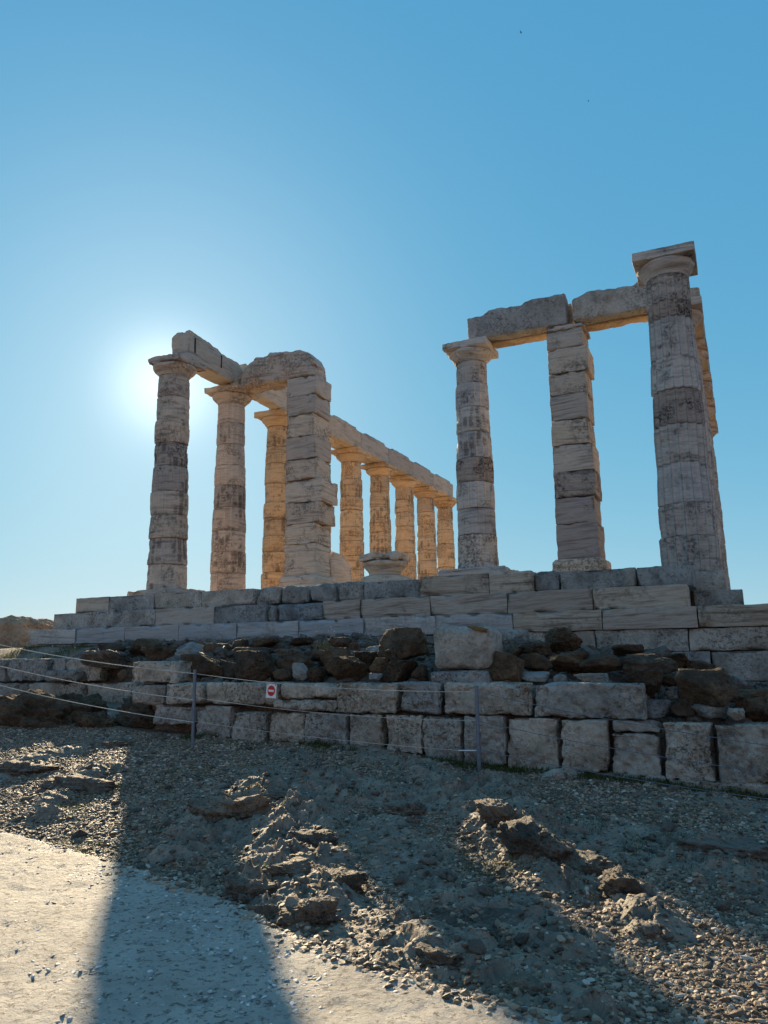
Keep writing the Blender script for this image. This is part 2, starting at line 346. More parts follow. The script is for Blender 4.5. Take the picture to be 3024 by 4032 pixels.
PE = np.array([onZ(u, v_, ZPL)[:2] for u, v_ in [(-900, 3200), (0, 3292), (200, 3345), (420, 3408), (547, 3450), (740, 3500), (911, 3560), (1094, 3680), (1300, 3770), (1513, 3846), (1823, 3937), (2005, 3992), (2260, 4045), (2600, 4150), (3300, 4400)]])
PE = np.vstack([[-8, PE[0, 1]+1.0], PE, [20, -12.6]])
def path_edge(x): return np.interp(x, PE[:, 0], PE[:, 1])
def ground(x, y):
    p = np.stack([x, y, np.zeros_like(x)], 1)
    zw = np.interp(x, [-4, 2, 6.15, 8.6, 9.9, 11.6, 12.9, 16], [-2.1, -2.28, -2.42, -2.49, -2.63, -2.69, -2.80, -2.86])
    t_ = sst(-6.4, -10.0, y); t_ = np.where(y > -6.4, 0, np.clip((-6.4-y)/3.6, 0, 1)); t_ = t_*(.55+.45*t_)
    z = zw+(ZPL-.02-zw)*t_
    sx = np.clip((4-x)/8, 0, 1); z = z+np.clip((5.2-x)/1.5, 0, 1)*(y > -6.6)*sst(-6.6, -4.6, y)*.22
    warpx = x+.12*fbm(p, 2.2, 31, 3); warpy = y+.12*fbm(p, 2.2, 32, 3)
    rock = np.zeros_like(x); near = (x > 0) & (x < 17) & (y > -13) & (y < -5.5)
    fc = facet(p, 5.5, 40)*.6+facet(p, 12., 60)*.35+facet(p, 30., 80)*.10; rg = ridged(p, 2.6, 5, 5); rg2 = fbm(p, 9., 8, 4)
    add = np.zeros_like(x)
    for ps, wd, ht in RIDGES:
        d = np.full_like(x, 9.)
        for a, b in zip(ps[:-1], ps[1:]): d = np.minimum(d, dseg(warpx, warpy, np.array(a), np.array(b)))
        k = np.exp(-(d/wd/1.3)**2*1.1); k2 = np.clip(k*1.25, 0, 1)
        add = np.maximum(add, ht*(.60*k2**1.3*(.7+.3*rg)+k2**.7*.55*fc)); rock = np.maximum(rock, k)
    pth = y < path_edge(x)+.05
    soft = 1-sst(.25, -.05, y-path_edge(x))
    z = z+add*np.clip(soft, 0, 1)
    bm = np.clip(fbm(p, .9, 77, 3)*2.2+.1, 0, 1)*((x > 7.3) & (y < -6.8))*np.clip(soft, 0, 1)
    z = z+bm*(.030*rg+.055*fc+.02); rock = np.maximum(rock, bm*.7)
    z = z+.012*fbm(p, 5., 3, 4)*np.clip(soft, .15, 1)
    # above the terrace wall
    zt0 = np.interp(x, [-6, 5.3, 5.6, 11.3, 11.7, 14], [-1.40, -1.45, -1.76, -1.76, -2.14, -2.2])
    zt1 = np.interp(x, [-6, 8, 9.6, 10.4, 11.7, 12.5, 14], [-1.10, -1.12, -1.2, -1.36, -1.42, -1.85, -1.95])
    up = zt0+(zt1-zt0)*sst(np.where(x < 4.85, -4.4, -6.0), np.where(x < 4.85, -3.2, -3.4), y)+.035*fbm(p, 2.5, 21, 4)
    far = np.clip((np.hypot(x-6, y-10)-45)/40, 0, 1)
    up = up-25*far*far
    yw = np.where(x > 13.6, -99., -5.98)
    ye = np.where(x < 4.85, -4.45, -5.98)
    z = np.where(y > ye, up, z)
    return z, np.clip(rock*1.6, 0, 1)
xs = np.concatenate([np.linspace(-300, -10, 30), np.linspace(-9.5, 2, 90), np.arange(2.05, 4.6, .04), np.arange(4.62, 14.6, .017), np.linspace(14.7, 30, 40), np.linspace(32, 300, 28)])
ys = np.concatenate([np.linspace(-120, -17, 20), np.linspace(-16.5, -13, 20), np.arange(-12.9, -6.3, .018), [-6.25, -6.15, -6.05, -5.99, -5.97], np.arange(-5.9, -4.5, .06), [-4.46, -4.44], np.arange(-4.38, -2.4, .06), np.linspace(-2.3, 32, 50), np.linspace(35, 300, 30)])
X, Y = np.meshgrid(xs, ys, indexing='ij'); n, mm = X.shape
Z, RK = ground(X.ravel(), Y.ravel())
inside = (X.ravel() > -.6) & (X.ravel() < 12.3) & (Y.ravel() > -1.6) & (Y.ravel() < 29); Z = np.where(inside, -1.3, Z)
idx = np.arange(n*mm).reshape(n, mm)
Q = np.stack([idx[:-1, :-1], idx[1:, :-1], idx[1:, 1:], idx[:-1, 1:]], -1).reshape(-1, 4)
g = mesh('ground', np.stack([X.ravel(), Y.ravel(), Z], 1), Q, M['ground']); tag(g, kind='structure')
a = g.data.attributes.new('rock', 'FLOAT', 'POINT'); a.data.foreach_set('value', RK.astype(np.float32))
sea = mesh('sea', [(-9000, -9000, -24), (9000, -9000, -24), (9000, 9000, -24), (-9000, 9000, -24)], [(0, 1, 2, 3)], M['sea']); tag(sea, kind='structure')
# path sheet, a few centimetres thick, its edge broken
px_ = np.concatenate([np.linspace(-8, 5, 40), np.arange(5.05, 16, .03)]); tt = np.concatenate([[0, .004, .012, .03], np.linspace(.06, 1.0, 32)[0:], np.linspace(1.05, 2.5, 40), np.linspace(3, 12, 12)])
Xp, Tp = np.meshgrid(px_, tt, indexing='ij'); shp = Xp.shape; Xp = Xp.ravel(); Tp = Tp.ravel()
pp = np.stack([Xp, np.zeros_like(Xp), np.zeros_like(Xp)], 1)
ed = path_edge(Xp)+.07*fbm(pp, 2.6, 50, 4)+.035*fbm(pp, 11., 51, 3)
Yp = ed-Tp; p2 = np.stack([Xp, Yp, 0*Xp], 1)
Zp = ZPL+.015+.022*sst(0, .035, Tp)-.05*(Tp == 0)+.007*fbm(p2, 3, 52, 4)+.006*fbm(p2, 15, 53, 4)-.012*np.clip(fbm(p2, 10., 54, 2)*3-.9, 0, 1)
Zp = Zp+np.interp(Xp, [-8, 5, 7, 9, 16], [.30, .08, .02, 0, 0])
i2 = np.arange(len(Xp)).reshape(shp)
Q = np.stack([i2[:-1, :-1], i2[:-1, 1:], i2[1:, 1:], i2[1:, :-1]], -1).reshape(-1, 4)
pt = mesh('path', np.stack([Xp, Yp, Zp], 1), Q, M['path']); tag(pt, kind='structure')

# ---------------------------------------------------------------- stones scattered as stuff
def ico():
    f = (1+5**.5)/2
    V = np.array([(-1, f, 0), (1, f, 0), (-1, -f, 0), (1, -f, 0), (0, -1, f), (0, 1, f), (0, -1, -f), (0, 1, -f), (f, 0, -1), (f, 0, 1), (-f, 0, -1), (-f, 0, 1)], float)
    T = np.array([(0, 11, 5), (0, 5, 1), (0, 1, 7), (0, 7, 10), (0, 10, 11), (1, 5, 9), (5, 11, 4), (11, 10, 2), (10, 7, 6), (7, 1, 8), (3, 9, 4), (3, 4, 2), (3, 2, 6), (3, 6, 8), (3, 8, 9), (4, 9, 5), (2, 4, 11), (6, 2, 10), (8, 6, 7), (9, 8, 1)])
    return V/np.linalg.norm(V[0]), T
def subd(V, T):
    V = list(map(tuple, V)); c = {}; out = []
    def mid(a, b):
        k = (min(a, b), max(a, b))
        if k not in c:
            q = np.array(V[a])+np.array(V[b]); V.append(tuple(q/np.linalg.norm(q))); c[k] = len(V)-1
        return c[k]
    for a, b, d in T:
        x, y, z = mid(a, b), mid(b, d), mid(d, a); out += [(a, x, z), (b, y, x), (d, z, y), (x, y, z)]
    return np.array(V), np.array(out)
IV, IT = ico(); I2 = subd(IV, IT); I3 = subd(*I2); I4 = subd(*I3); I5 = subd(*I4)
rng = np.random.default_rng(7)
def scatter(name, x, y, z, s, mat, flat=.6, sink=.25, kind='stuff'):
    n = len(x); a = rng.uniform(0, 6.28, n); base = IV[None]*(1+rng.uniform(-.33, .33, (n, 12, 1)))
    base = base*np.stack([s*rng.uniform(.8, 1.5, n), s*rng.uniform(.6, 1, n), s*flat*rng.uniform(.6, 1.2, n)], 1)[:, None]
    tl = rng.uniform(-.35, .35, n)
    bx = base[..., 0]*np.cos(tl)[:, None]-base[..., 2]*np.sin(tl)[:, None]; bz = base[..., 0]*np.sin(tl)[:, None]+base[..., 2]*np.cos(tl)[:, None]
    X_ = bx*np.cos(a)[:, None]-base[..., 1]*np.sin(a)[:, None]; Y_ = bx*np.sin(a)[:, None]+base[..., 1]*np.cos(a)[:, None]
    V = np.stack([X_+x[:, None], Y_+y[:, None], bz+(z+s*flat*(1-2*sink)*.5)[:, None]], -1).reshape(-1, 3)
    T = (IT[None]+(np.arange(n)*12)[:, None, None]).reshape(-1, 3)
    o = mesh(name, V, T, mat, smooth=False); o['kind'] = kind; return o
def sample(n, ymin=-12.6, ymax=-6.35):
    # uniform over the terrace, thinned with distance from the eye
    x = rng.uniform(1.5, 15, n); y = rng.uniform(ymin, ymax, n)
    d = np.hypot(x-CX, y-CY); keep = rng.uniform(0, 1, n) < np.clip((5/d)**.8, 0, 1)
    lat = ((x-CX)*_r0[0]+(y-CY)*_r0[1])/((x-CX)*math.sin(YAW)+(y-CY)*math.cos(YAW)); keep &= np.abs(lat) < .60
    keep &= y > path_edge(x)+.02
    return x[keep], y[keep]
x, y = sample(420000); z, rk = ground(x, y); k = rng.uniform(0, 1, len(x)) > rk*.85
x, y, z = x[k], y[k], z[k]; s = np.clip(rng.lognormal(-4.9, .55, len(x)), .0035, .026)
gs = scatter('gravel', x, y, z, s, M['gravel']); tag_stuff(gs, 'loose brown and grey gravel covering the slope below the terrace wall', 'gravel')
x, y = sample(2600); z, rk = ground(x, y); s = np.clip(rng.lognormal(-3.7, .45, len(x)), .015, .07)
gs = scatter('rubble_stones', x, y, z, s, M['bed'], .65); tag_stuff(gs, 'fist sized stones scattered over the gravel slope', 'stones')
x = rng.uniform(5, 14, 26000); y = path_edge(x)-rng.uniform(0, 3.2, 26000)**1.0; k = (fbm(np.stack([x, y, 0*x], 1), 1.5, 90, 3)+rng.uniform(-.5, .5, len(x))) > .08
x, y = x[k], y[k]; s = rng.uniform(.005, .017, len(x)); z = np.full(len(x), ZPL+.033)+np.interp(x, [5, 7, 9], [.08, .02, 0])
gs = scatter('path_pebbles', x, y, z, s, M['pebble'], .45, .62); tag_stuff(gs, 'pale pebbles set in the surface of the cement path', 'pebbles')
x = rng.uniform(5, 14, 3000); y = path_edge(x)+rng.normal(0, .07, 3000); z, _ = ground(x, y); z = np.maximum(z, np.where(y < path_edge(x), ZPL+.03, -9)); s = rng.uniform(.008, .028, 3000)
gs = scatter('edge_stones', x, y, z, s, M['gravel'], .6); tag_stuff(gs, 'small stones crumbling along the edge of the path', 'stones')

# ---------------------------------------------------------------- rocks
def rockshape(seed, base=I4, planes=16, soft=20., amp=.05, fine=.02, crag=.0):
    planes = 10; soft = 34.
    r0 = np.random.default_rng(seed); D, T = base
    nrm = r0.normal(size=(planes, 3)); nrm /= np.linalg.norm(nrm, axis=1)[:, None]; dk = r0.uniform(.62, 1.0, planes)
    nrm = np.vstack([nrm, np.eye(3), -np.eye(3)]); dk = np.concatenate([dk, np.full(6, .95)])
    c = np.maximum(D@nrm.T, 1e-3)/dk
    r = 1/(np.sum(c**soft, 1)**(1/soft))
    r = r*(1+amp*fbm(D, 2.5, seed, 4)*2+fine*ridged(D, 7, seed+1, 3))
    if crag: r = r*(1+.25*crag*facet(D[:, [0, 2, 1]]+D[:, [2, 1, 0]]*.4, 17., seed+5))
    r = r*(1+.05*np.clip(ridged(D, 3.1, seed+7, 4)-.2, -1, 1)+crag*(facet(D[:, [0, 2, 1]]+D[:, [1, 0, 2]]*.3, 3.2, seed)*.7+facet(D[:, [1, 2, 0]], 7., seed+3)*.3)); return D*r[:, None], T
def boulder(u, v_, wpx, hpx, y, mat, label, cat='boulder', group=None, seed=None, name='boulder', depth=.9, tilt=0., sink=0., base=None, soft=10., planes=13, crag=.10):
    c = onY(u, v_, y); dd = (c-C)@_fw; w_ = wpx*dd/F/1.86; h_ = hpx*dd/F/1.80
    SD[0] += 3; V, T = rockshape(seed or SD[0], base or (I5 if wpx > 120 else I4), amp=.06, fine=.035, soft=soft, planes=planes, crag=crag)
    V = V*np.array([w_, w_*depth if depth*w_ < .45 else .45, h_])
    if tilt:
        ct, s_ = math.cos(tilt), math.sin(tilt); V = np.stack([V[:, 0]*ct-V[:, 2]*s_, V[:, 1], V[:, 0]*s_+V[:, 2]*ct], 1)
    ang = YAW*-1.0
    o = mesh(name, V, T, mat, loc=c); tag(o, label, cat, group); return o
# ---------------------------------------------------------------- columns
HN, HT = 5.73, 6.18
def drum(name, z0, z1, rb, rt, mat, parent, flute=1., erode=.5, seed=0, nt=128, dz=.035, crust_shade=.5, fd=.056):
    """one fluted drum, local z from column foot"""
    nz = max(4, int((z1-z0)/dz)); zz = np.concatenate([[z0+.002, z0+.012], np.linspace(z0+.03, z1-.03, nz), [z1-.012, z1-.002]])
    th = np.linspace(0, 2*np.pi, nt, endpoint=False); T_, Z_ = np.meshgrid(th, zz, indexing='ij'); sh = T_.shape
    T_ = T_.ravel(); Z_ = Z_.ravel()
    r = rb+(rt-rb)*(Z_/HN)+.008*np.sin(np.pi*Z_/HN)
    p = np.stack([np.cos(T_)*r, np.sin(T_)*r, Z_], 1)
    er = np.clip(fbm(p, 1.7, seed+2, 3)*1.8+erode, 0, 1)
    ph = (T_*16/(2*np.pi)) % 1.0; fl = fd*(1-(2*ph-1)**2)*(r/.5)
    d = -fl*flute*(1-er*.75)
    d += -er*(.012+.014*fbm(p, np.array([6, 6, 9.]), seed+4, 4))
    d += .004*fbm(p, np.array([3., 3., 28.]), seed+5, 3)
    wob = .16*fbm(p, 9., seed+21, 3); zz_ = Z_+.02*fbm(p, 8., seed+22, 3); fid = np.floor(T_*16/(2*np.pi))
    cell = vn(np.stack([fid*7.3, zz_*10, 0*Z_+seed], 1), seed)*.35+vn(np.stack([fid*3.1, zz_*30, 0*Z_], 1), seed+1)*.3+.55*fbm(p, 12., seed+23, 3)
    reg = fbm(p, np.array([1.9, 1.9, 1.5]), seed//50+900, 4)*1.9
    cr = np.clip((cell+reg+crust_shade*1.25-.95)*2.6, 0, 1)*np.clip((.44-np.abs(ph-.5+wob))*6, .15, 1)
    cr = np.maximum(cr, .16*np.clip((.34-np.abs(ph-.5+wob*.4))*6, 0, 1)*(1-er*.6))  # groove shade painted in so the fluting reads under soft light
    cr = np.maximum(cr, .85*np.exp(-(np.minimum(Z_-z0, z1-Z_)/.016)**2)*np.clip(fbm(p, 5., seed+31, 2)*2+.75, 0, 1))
    cr = np.maximum(cr, (.8 if fd > .08 else .5)*np.exp(-(np.minimum(ph, 1-ph)/.055)**2)*np.clip(1-er*.8+.3*fbm(p, 4., seed+41, 2), 0, 1))  # thin shade lines painted along the arrises, where soft light draws none
    d -= .006*cr
    ez = np.minimum(Z_-z0, z1-Z_)
    d -= (.006+.03*np.clip(fbm(p, 4., seed+6, 3)*2+.15, 0, 1.3))*np.exp(-ez/.014)
    d -= .035*np.clip(fbm(p, 2.6, seed+8, 3)*2.4-.75, 0, 1)*np.clip(erode*2, 0, 1)
    rs = np.random.default_rng(seed+99); u_ = (Z_-z0)/(z1-z0); d += rs.uniform(-.014, .010)+rs.uniform(-.012, .016)*(2*u_-1)-.010*np.clip(erode, 0, 1)*(2*u_-1)**2
    pit = np.clip(fbm(p, np.array([11., 11., 16.]), seed+9, 2)*2.2-.55, 0, 1); d -= .014*pit*er
    rr = r+d; V = np.stack([np.cos(T_)*rr, np.sin(T_)*rr, Z_], 1)
    r_ = np.random.default_rng(seed); V[:, :2] += r_.uniform(-.008, .008, 2)
    m_ = len(zz); i = np.arange(nt*m_).reshape(nt, m_); j = np.roll(i, -1, 0)
    Qd = np.stack([i[:, :-1], j[:, :-1], j[:, 1:], i[:, 1:]], -1).reshape(-1, 4)
    V = np.vstack([V, [0, 0, z0+.002], [0, 0, z1-.002]]); b0 = nt*m_
    cb = np.stack([np.full(nt, b0), j[:, 0], i[:, 0], i[:, 0]], 1); ct = np.stack([np.full(nt, b0+1), i[:, -1], j[:, -1], j[:, -1]], 1)
    Qs = Qd.tolist()+[(b0, int(j[k, 0]), int(i[k, 0])) for k in range(nt)]+[(b0+1, int(i[k, -1]), int(j[k, -1])) for k in range(nt)]
    o = mesh(name, V, Qs, mat, parent, sizes=1); at_ = o.data.attributes.new('crust_shade', 'FLOAT', 'POINT'); at_.data.foreach_set('value', np.concatenate([cr, [0, 0]]).astype(np.float32)); return o
def lathe(name, prof, mat, parent, seed, amp=.008, nt=96, fn=None, chip=0., loc=None):
    th = np.linspace(0, 2*np.pi, nt, endpoint=False); pr = np.array(prof, float)
    t_ = np.linspace(0, 1, len(pr)); tt_ = np.linspace(0, 1, len(pr)*4); rr = np.interp(tt_, t_, pr[:, 0]); zz = np.interp(tt_, t_, pr[:, 1])
    T_, K = np.meshgrid(th, np.arange(len(rr)), indexing='ij'); T_ = T_.ravel(); K = K.ravel(); r = rr[K]; z_ = zz[K]
    p = np.stack([np.cos(T_)*r, np.sin(T_)*r, z_], 1)
    r = r+amp*fbm(p, 5., seed, 4)-chip*np.clip(fbm(p, 2.2, seed+1, 3)*2-.1, 0, 1)*(r > pr[:, 0].max()*.8)
    r = np.maximum(r, 0)
    V = np.stack([np.cos(T_)*r, np.sin(T_)*r, z_], 1); m_ = len(rr)
    if fn is not None: V = fn(V)
    i = np.arange(nt*m_).reshape(nt, m_); j = np.roll(i, -1, 0)
    Qd = np.stack([i[:, :-1], j[:, :-1], j[:, 1:], i[:, 1:]], -1).reshape(-1, 4)
    return mesh(name, V, Qd, mat, parent, loc=loc)
def column(x, y, seed, label, group, joints=None, flute=1., erode=.55, mat='marble', ab=.565, abfn=None, abchip=.02, dz=.04, base=False, capmat=None, top=HT, crust_shade=.5, dark=(), fd=.064, nth=160):
    c = empty('column', (x, y, 0)); tag(c, label, 'column', group)
    r_ = np.random.default_rng(seed)
    if joints is None:
        h = r_.uniform(.48, .72, 10); joints = np.concatenate([[0], np.cumsum(h)/h.sum()*HN])
    for k, (a, b) in enumerate(zip(joints[:-1], joints[1:])):
        e = erode if np.isscalar(erode) else erode[k % len(erode)]
        drum('drum', a, b, .505, .392, M['marble_dark' if k in dark else mat], c, flute, e+r_.uniform(-.2, .2), seed*50+k*7, dz=dz, crust_shade=(crust_shade if np.isscalar(crust_shade) else crust_shade[k % len(crust_shade)])+r_.uniform(-.25, .2), fd=fd, nt=nth)
    cp = lathe('capital', [(0, HN), (.385, HN), (.39, HN+.02), (.405, HN+.045), (.44, HN+.08), (.485, HN+.12), (.525, HN+.16), (.55, HN+.20), (.558, HN+.235), (.545, HN+.262), (.50, HN+.275), (0, HN+.276)], M[capmat or mat], c, seed+5, .012, chip=.05)
    block('abacus', (-ab, -ab, HN+.268), (ab, ab, top), M[capmat or mat], cp, r=.015, step=.05, amp=.01, chip=abchip, fn=abfn)
    return c
def vz(vs, x, y, s, o):
    """drum joints read off the photograph, as heights on this column"""
    out = []
    for a in vs:
        v_ = o+s*a; lo, hi = -1., 8.
        for _ in range(40):
            m_ = (lo+hi)/2; d = np.array([x, y, m_])-C; vv = 2016-F*(d@_U)/(d@_fw)
            if vv > v_: lo = m_
            else: hi = m_
        out.append(lo)
    o_ = sorted(out); o_[0] = 0; o_[-1] = HN
    return o_
S = 2.5099; XN = 11.98
gS = 'columns of the long left row'; gN = 'columns of the right hand row'
def brokenL1(V, h):
    V = V.copy(); V[:, 2] -= np.clip(-V[:, 0]-.3, 0, 1)*.12*(V[:, 2] > 0); V[:, 0] = np.where(V[:, 0] < 0, V[:, 0]*.80, V[:, 0]); V[:, 1] = np.where(V[:, 1] < 0, V[:, 1]*.9, V[:, 1]); return V
column(0, 0, 1, 'grey leftmost column, the sun glowing behind its broken capital', gS,
       vz([455, 625, 795, 970, 1145, 1335, 1510, 1685, 1880, 2300], 0, 0, .52, 1250), erode=[.35, .6, .9, .8, .7, .75, .75, .8, .8, .9], flute=.75, abfn=brokenL1, abchip=.08, dz=.03, crust_shade=[.3, .6, .2, .2, .6, .5, .4, .3, .2, .3], dark=(4, 5))
column(0, S, 2, 'tan column second from left, drum near its foot keeping deep arched flutes', gS,
       vz([670, 820, 980, 1140, 1290, 1455, 1630, 1785, 1945, 2300], 0, S, .52, 1250), erode=[.7, .05, .7, .8, .5, .5, .9, .8, .8, .8], flute=1.0, abchip=.05, dz=.03, crust_shade=[.2, .6, .2, .4, .6, .4, .3, .4, .3, .3], dark=(4,))
lab = ['third column of the left row, half hidden by the left stone pillar', 'fourth column of the left row, only a sliver seen right of the left pillar',
       'fifth column of the left row, first one clear of the left pillar', 'sixth column of the left row, rising behind the left edge of the fallen capital',
       'seventh column of the left row, rising behind the right edge of the fallen capital', 'eighth column of the left row, last but one, smooth pale drums',
       'ninth and last column at the far right end of the left row']
for k in range(7):
    column(0, S*(k+2), 10+k, lab[k], gS, erode=.65, flute=.8, dz=.045, mat='marble_bounce')
column(XN, 0, 3, 'tall fluted column nearest the right edge with a bare square capital and nothing on it', gN,
       vz([300, 440, 530, 750, 930, 1125, 1335, 1560, 1740, 1950], XN, 0, .7006, 900), erode=[.0, .0, -.1, -.2, -.4, -.1, -.4, -.2, -.2, .0], flute=1.0, abchip=.004, dz=.03, mat='marble_cool', crust_shade=[.1, .3, .1, .2, .1, .3, .3, .2, .1], fd=.085, dark=(7, 4), nth=256)
lab = ['second column of the right row, its capital just behind the tall column', 'third column of the right row, third capital down its right edge',
       'fourth column of the right row, seen edge on behind the tall one', 'fifth column of the right row, last but one capital down the edge', 'sixth column, farthest capital of the right row']
for k in range(5):
    column(XN, S*(k+1), 30+k, lab[k], gN, erode=.3, flute=1., dz=.05)
XP, YP = 7.154, 2.527
column(XP, YP, 4, 'dark stained column left of the right pillar, carrying the left end of a beam', None,
       vz([600, 745, 915, 1085, 1265, 1430, 1610, 1790, 2100], XP, YP, .5652, 1100), erode=[.6, .45, .5, .45, .45, .35, .3, .2], flute=.9, abchip=.03, ab=.56, dz=.03, crust_shade=[.4, .4, .6, .5, .6, .6, .2, .1], dark=(3,), mat='marble_cool')
# ---------------------------------------------------------------- antae (square pillars)
def anta(x0, x1, y0, y1, js, seed, label, top, jig=.012, wid=None, chip=.026, dark=()):
    c = empty('stone_pillar', ((x0+x1)/2, (y0+y1)/2, 0)); tag(c, label, 'pillar', 'square stone pillars'); r_ = np.random.default_rng(seed)
    js = list(js)
    for k, (a, b) in enumerate(zip(js[:-1], js[1:])):
        z = (a+b)/2/top; w_ = .02*(1-z); e = r_.uniform(-jig, jig, 4); xr = (wid[k] if wid else 0)
        block('pillar_block', (x0-w_+e[0]*.5, y0-w_+e[1]*.4, a+.004), (x1+w_+e[2]+xr, y1+e[3]*2, b-.002), M['marble_dark' if k in dark else 'anta'], c, r=.012, step=.04, amp=.013, fr=3.5, chip=chip, pit=.007, warp=.008)
    block('pillar_base', (x0-.15, y0-.13, -.02), (x1+.15, y1+.12, .70), M['anta'], c, r=.10, step=.05, amp=.02, chip=.04)
    # all children were placed in world space
    for o in c.children: o.location = Vector(o.location)-c.location
    return c
XA2 = (9.14, 9.99); j = vz([290, 350, 480, 650, 800, 975, 1150, 1335, 1520, 1700, 1985], 9.5, 2.1, .5652, 1100); j[0] = .66; j[-1] = 6.17
anta(*XA2, 2.12, 3.0, j, 5, 'blocky square pillar in the right half of the ruin, dark weathering on its lower blocks', 6.17, wid=[.03, .0, .04, .03, -.03, -.02, .0, .06, -.02, .03, .03], dark=(0, 1, 2))
XA1 = (2.06, 2.93); j = vz([440, 590, 735, 900, 1070, 1230, 1400, 1560, 1715, 1960], 2.5, 2.1, .52, 1250); j[0] = .66; j[-1] = 6.05
a1 = anta(*XA1, 2.12, 3.0, j, 6, 'cracked square pillar in the left half of the ruin, built of uneven blocks', 6.05, jig=.018, wid=[.02, .0, .14, .19, .02, .03, -.03, .0, .04], chip=.045)
wsx = block('wall_stub', (2.35, 3.05, 0), (2.93, 4.35, 1.42), M['anta'], None, r=.10, step=.05, amp=.03, chip=.08, warp=.05,
      fn=lambda V, h: np.stack([V[:, 0], V[:, 1], V[:, 2]-np.clip(V[:, 1]+.0, 0, 1)*.55*(V[:, 2]/h[2]*.5+.5)], 1))
tag(wsx, 'low sloping slab of wall standing at the back foot of the left pillar', 'wall')
# ---------------------------------------------------------------- beams (architraves)
def rag(amp, sc, seed, taper=None):
    def f(V, h):
        W = V.copy(); up = np.clip(V[:, 2]/h[2]*.5+.5, 0, 1)
        nz = fbm(np.stack([V[:, 0], V[:, 1]*.5, 0*V[:, 0]], 1), sc, seed, 4); W[:, 2] -= up*amp*np.clip(nz*1.6+.5, 0, 2)
        if taper: W[:, 2] -= up*taper(V, h)
        return W
    return f
def beam(lo, hi, label, group, mat='marble_clean', fn=None, lip=False, amp=.012, chip=.03, r=.03, pit=.004):
    o = block('beam_block', lo, hi, M[mat], None, r=r, step=.05, amp=amp, chip=chip, pit=pit, fn=fn)
    tag(o, label, 'stone beam', group); return o
def lipfn(seed):
    def f(V, h):
        W = V.copy(); top = np.clip((V[:, 2]-h[2]+.09)/.03, 0, 1); q = V[:, 1]/h[1]
        brk = ((q > -.62) & (q < .72)); W[:, 2] -= top*np.where(brk, 0, .085)+np.clip(V[:, 2], 0, 1)/h[2]*.015*fbm(V, 3., seed, 3)
        W[:, 0] -= .03*top*np.sign(V[:, 0]); return W
    return f
gb = 'stone beams along the top of the left row'
ZB, ZT = HT+.005, 6.97
beam((-.12, -.02, ZB), (.45, S-.02, ZT), 'broken topped beam block bridging the two leftmost columns, held by iron clamps', gb,
     fn=rag(.10, 3.2, 11, lambda V, h: .10*np.clip((V[:, 1]+.6), 0, 1)+.30*np.clip((V[:, 1]/h[1]-.70)/.3, 0, 1)**2), chip=.03, r=.015)
beam((.03, S+.02, ZB), (.43, 2*S-.01, ZT-.02), 'beam block just behind the boulder shaped cross beam, between second and third columns', gb)
names = ['third and fourth', 'fourth and fifth', 'fifth and sixth', 'sixth and seventh', 'seventh and eighth', 'eighth and ninth']
for k in range(6):
    y0 = S*(k+2); beam((.02, y0+.012, ZB), (.43, y0+S-.012 if k < 5 else y0+S+.12, ZT), 'inner beam over %s columns of the left row' % names[k], gb, fn=lipfn(k), chip=.012)
    beam((-.43, y0+.012, ZB), (-.01, y0+S-.012 if k < 5 else y0+S+.12, ZT-.02), 'outer beam behind the inner over %s columns, left row' % names[k], gb, fn=lipfn(k+9), chip=.012)
def crossfn(V, h):
    W = V.copy(); q = V[:, 0]/h[0]; up = np.clip(V[:, 2]/h[2]*.5+.5, 0, 1)
    W[:, 2] -= up*(.62*np.clip((-q-.62)/.38, 0, 1)**1.5*h[2]*2+.06*np.clip((-q-.1), 0, 1)+.16*np.clip(q-.1, 0, 1)+.40*np.clip((q-.75)/.25, 0, 1)**1.6*h[2]*2+.08*fbm(V, 2.5, 5, 4))
    return W
beam((.40, 2.14, 6.08), (2.88, 2.92, 6.93), 'lumpy boulder like cross beam from the second column to the top of the left pillar', None, mat='marble', fn=crossfn, amp=.03, chip=.10, r=.07, pit=.012)
gr = 'stone beams of the right half'
beam((XP+.05, 2.14, 6.20), (9.62, 2.52, 6.97), 'thick rough beam block from the middle column to the right pillar, front slab', gr, mat='rough', amp=.022, r=.05, pit=.01,
     fn=rag(.07, 2.4, 21, lambda V, h: .10*np.clip((-V[:, 0]/h[0]-.55)/.45, 0, 1)), chip=.04)
beam((XP+.10, 2.55, 6.20), (9.68, 2.95, 6.90), 'rear slab of the rough beam between middle column and right pillar, seen from below', gr, mat='marble_bounce', fn=rag(.04, 3, 22))
beam((9.76, 2.14, 6.20), (XN+.35, 2.52, 6.93), 'rough beam block running from the right pillar to behind the tall column, front slab', gr, mat='rough', amp=.022, r=.06, pit=.01,
     fn=rag(.07, 2.4, 23, lambda V, h: .16*np.clip((-V[:, 0]/h[0]-.72)/.28, 0, 1)), chip=.04)
beam((9.80, 2.55, 6.20), (XN-.45, 2.95, 6.88), 'rear slab of the beam between right pillar and right row, seen from below', gr, mat='marble_bounce')
rn = ['second and third', 'third and fourth', 'fourth and fifth', 'fifth and sixth']
for k in range(4):
    y0 = S*(k+1); a_ = y0+(.50 if k == 0 else .012)
    beam((XN-.42, a_, ZB), (XN-.01, y0+S-.012, ZT), 'inner beam over %s columns of the right row' % rn[k], gr, fn=lipfn(k+30), chip=.01)
    beam((XN+.01, a_, ZB), (XN+.53, y0+S-.012, ZT), 'outer beam over %s columns of the right row' % rn[k], gr, fn=lipfn(k+40), chip=.01)
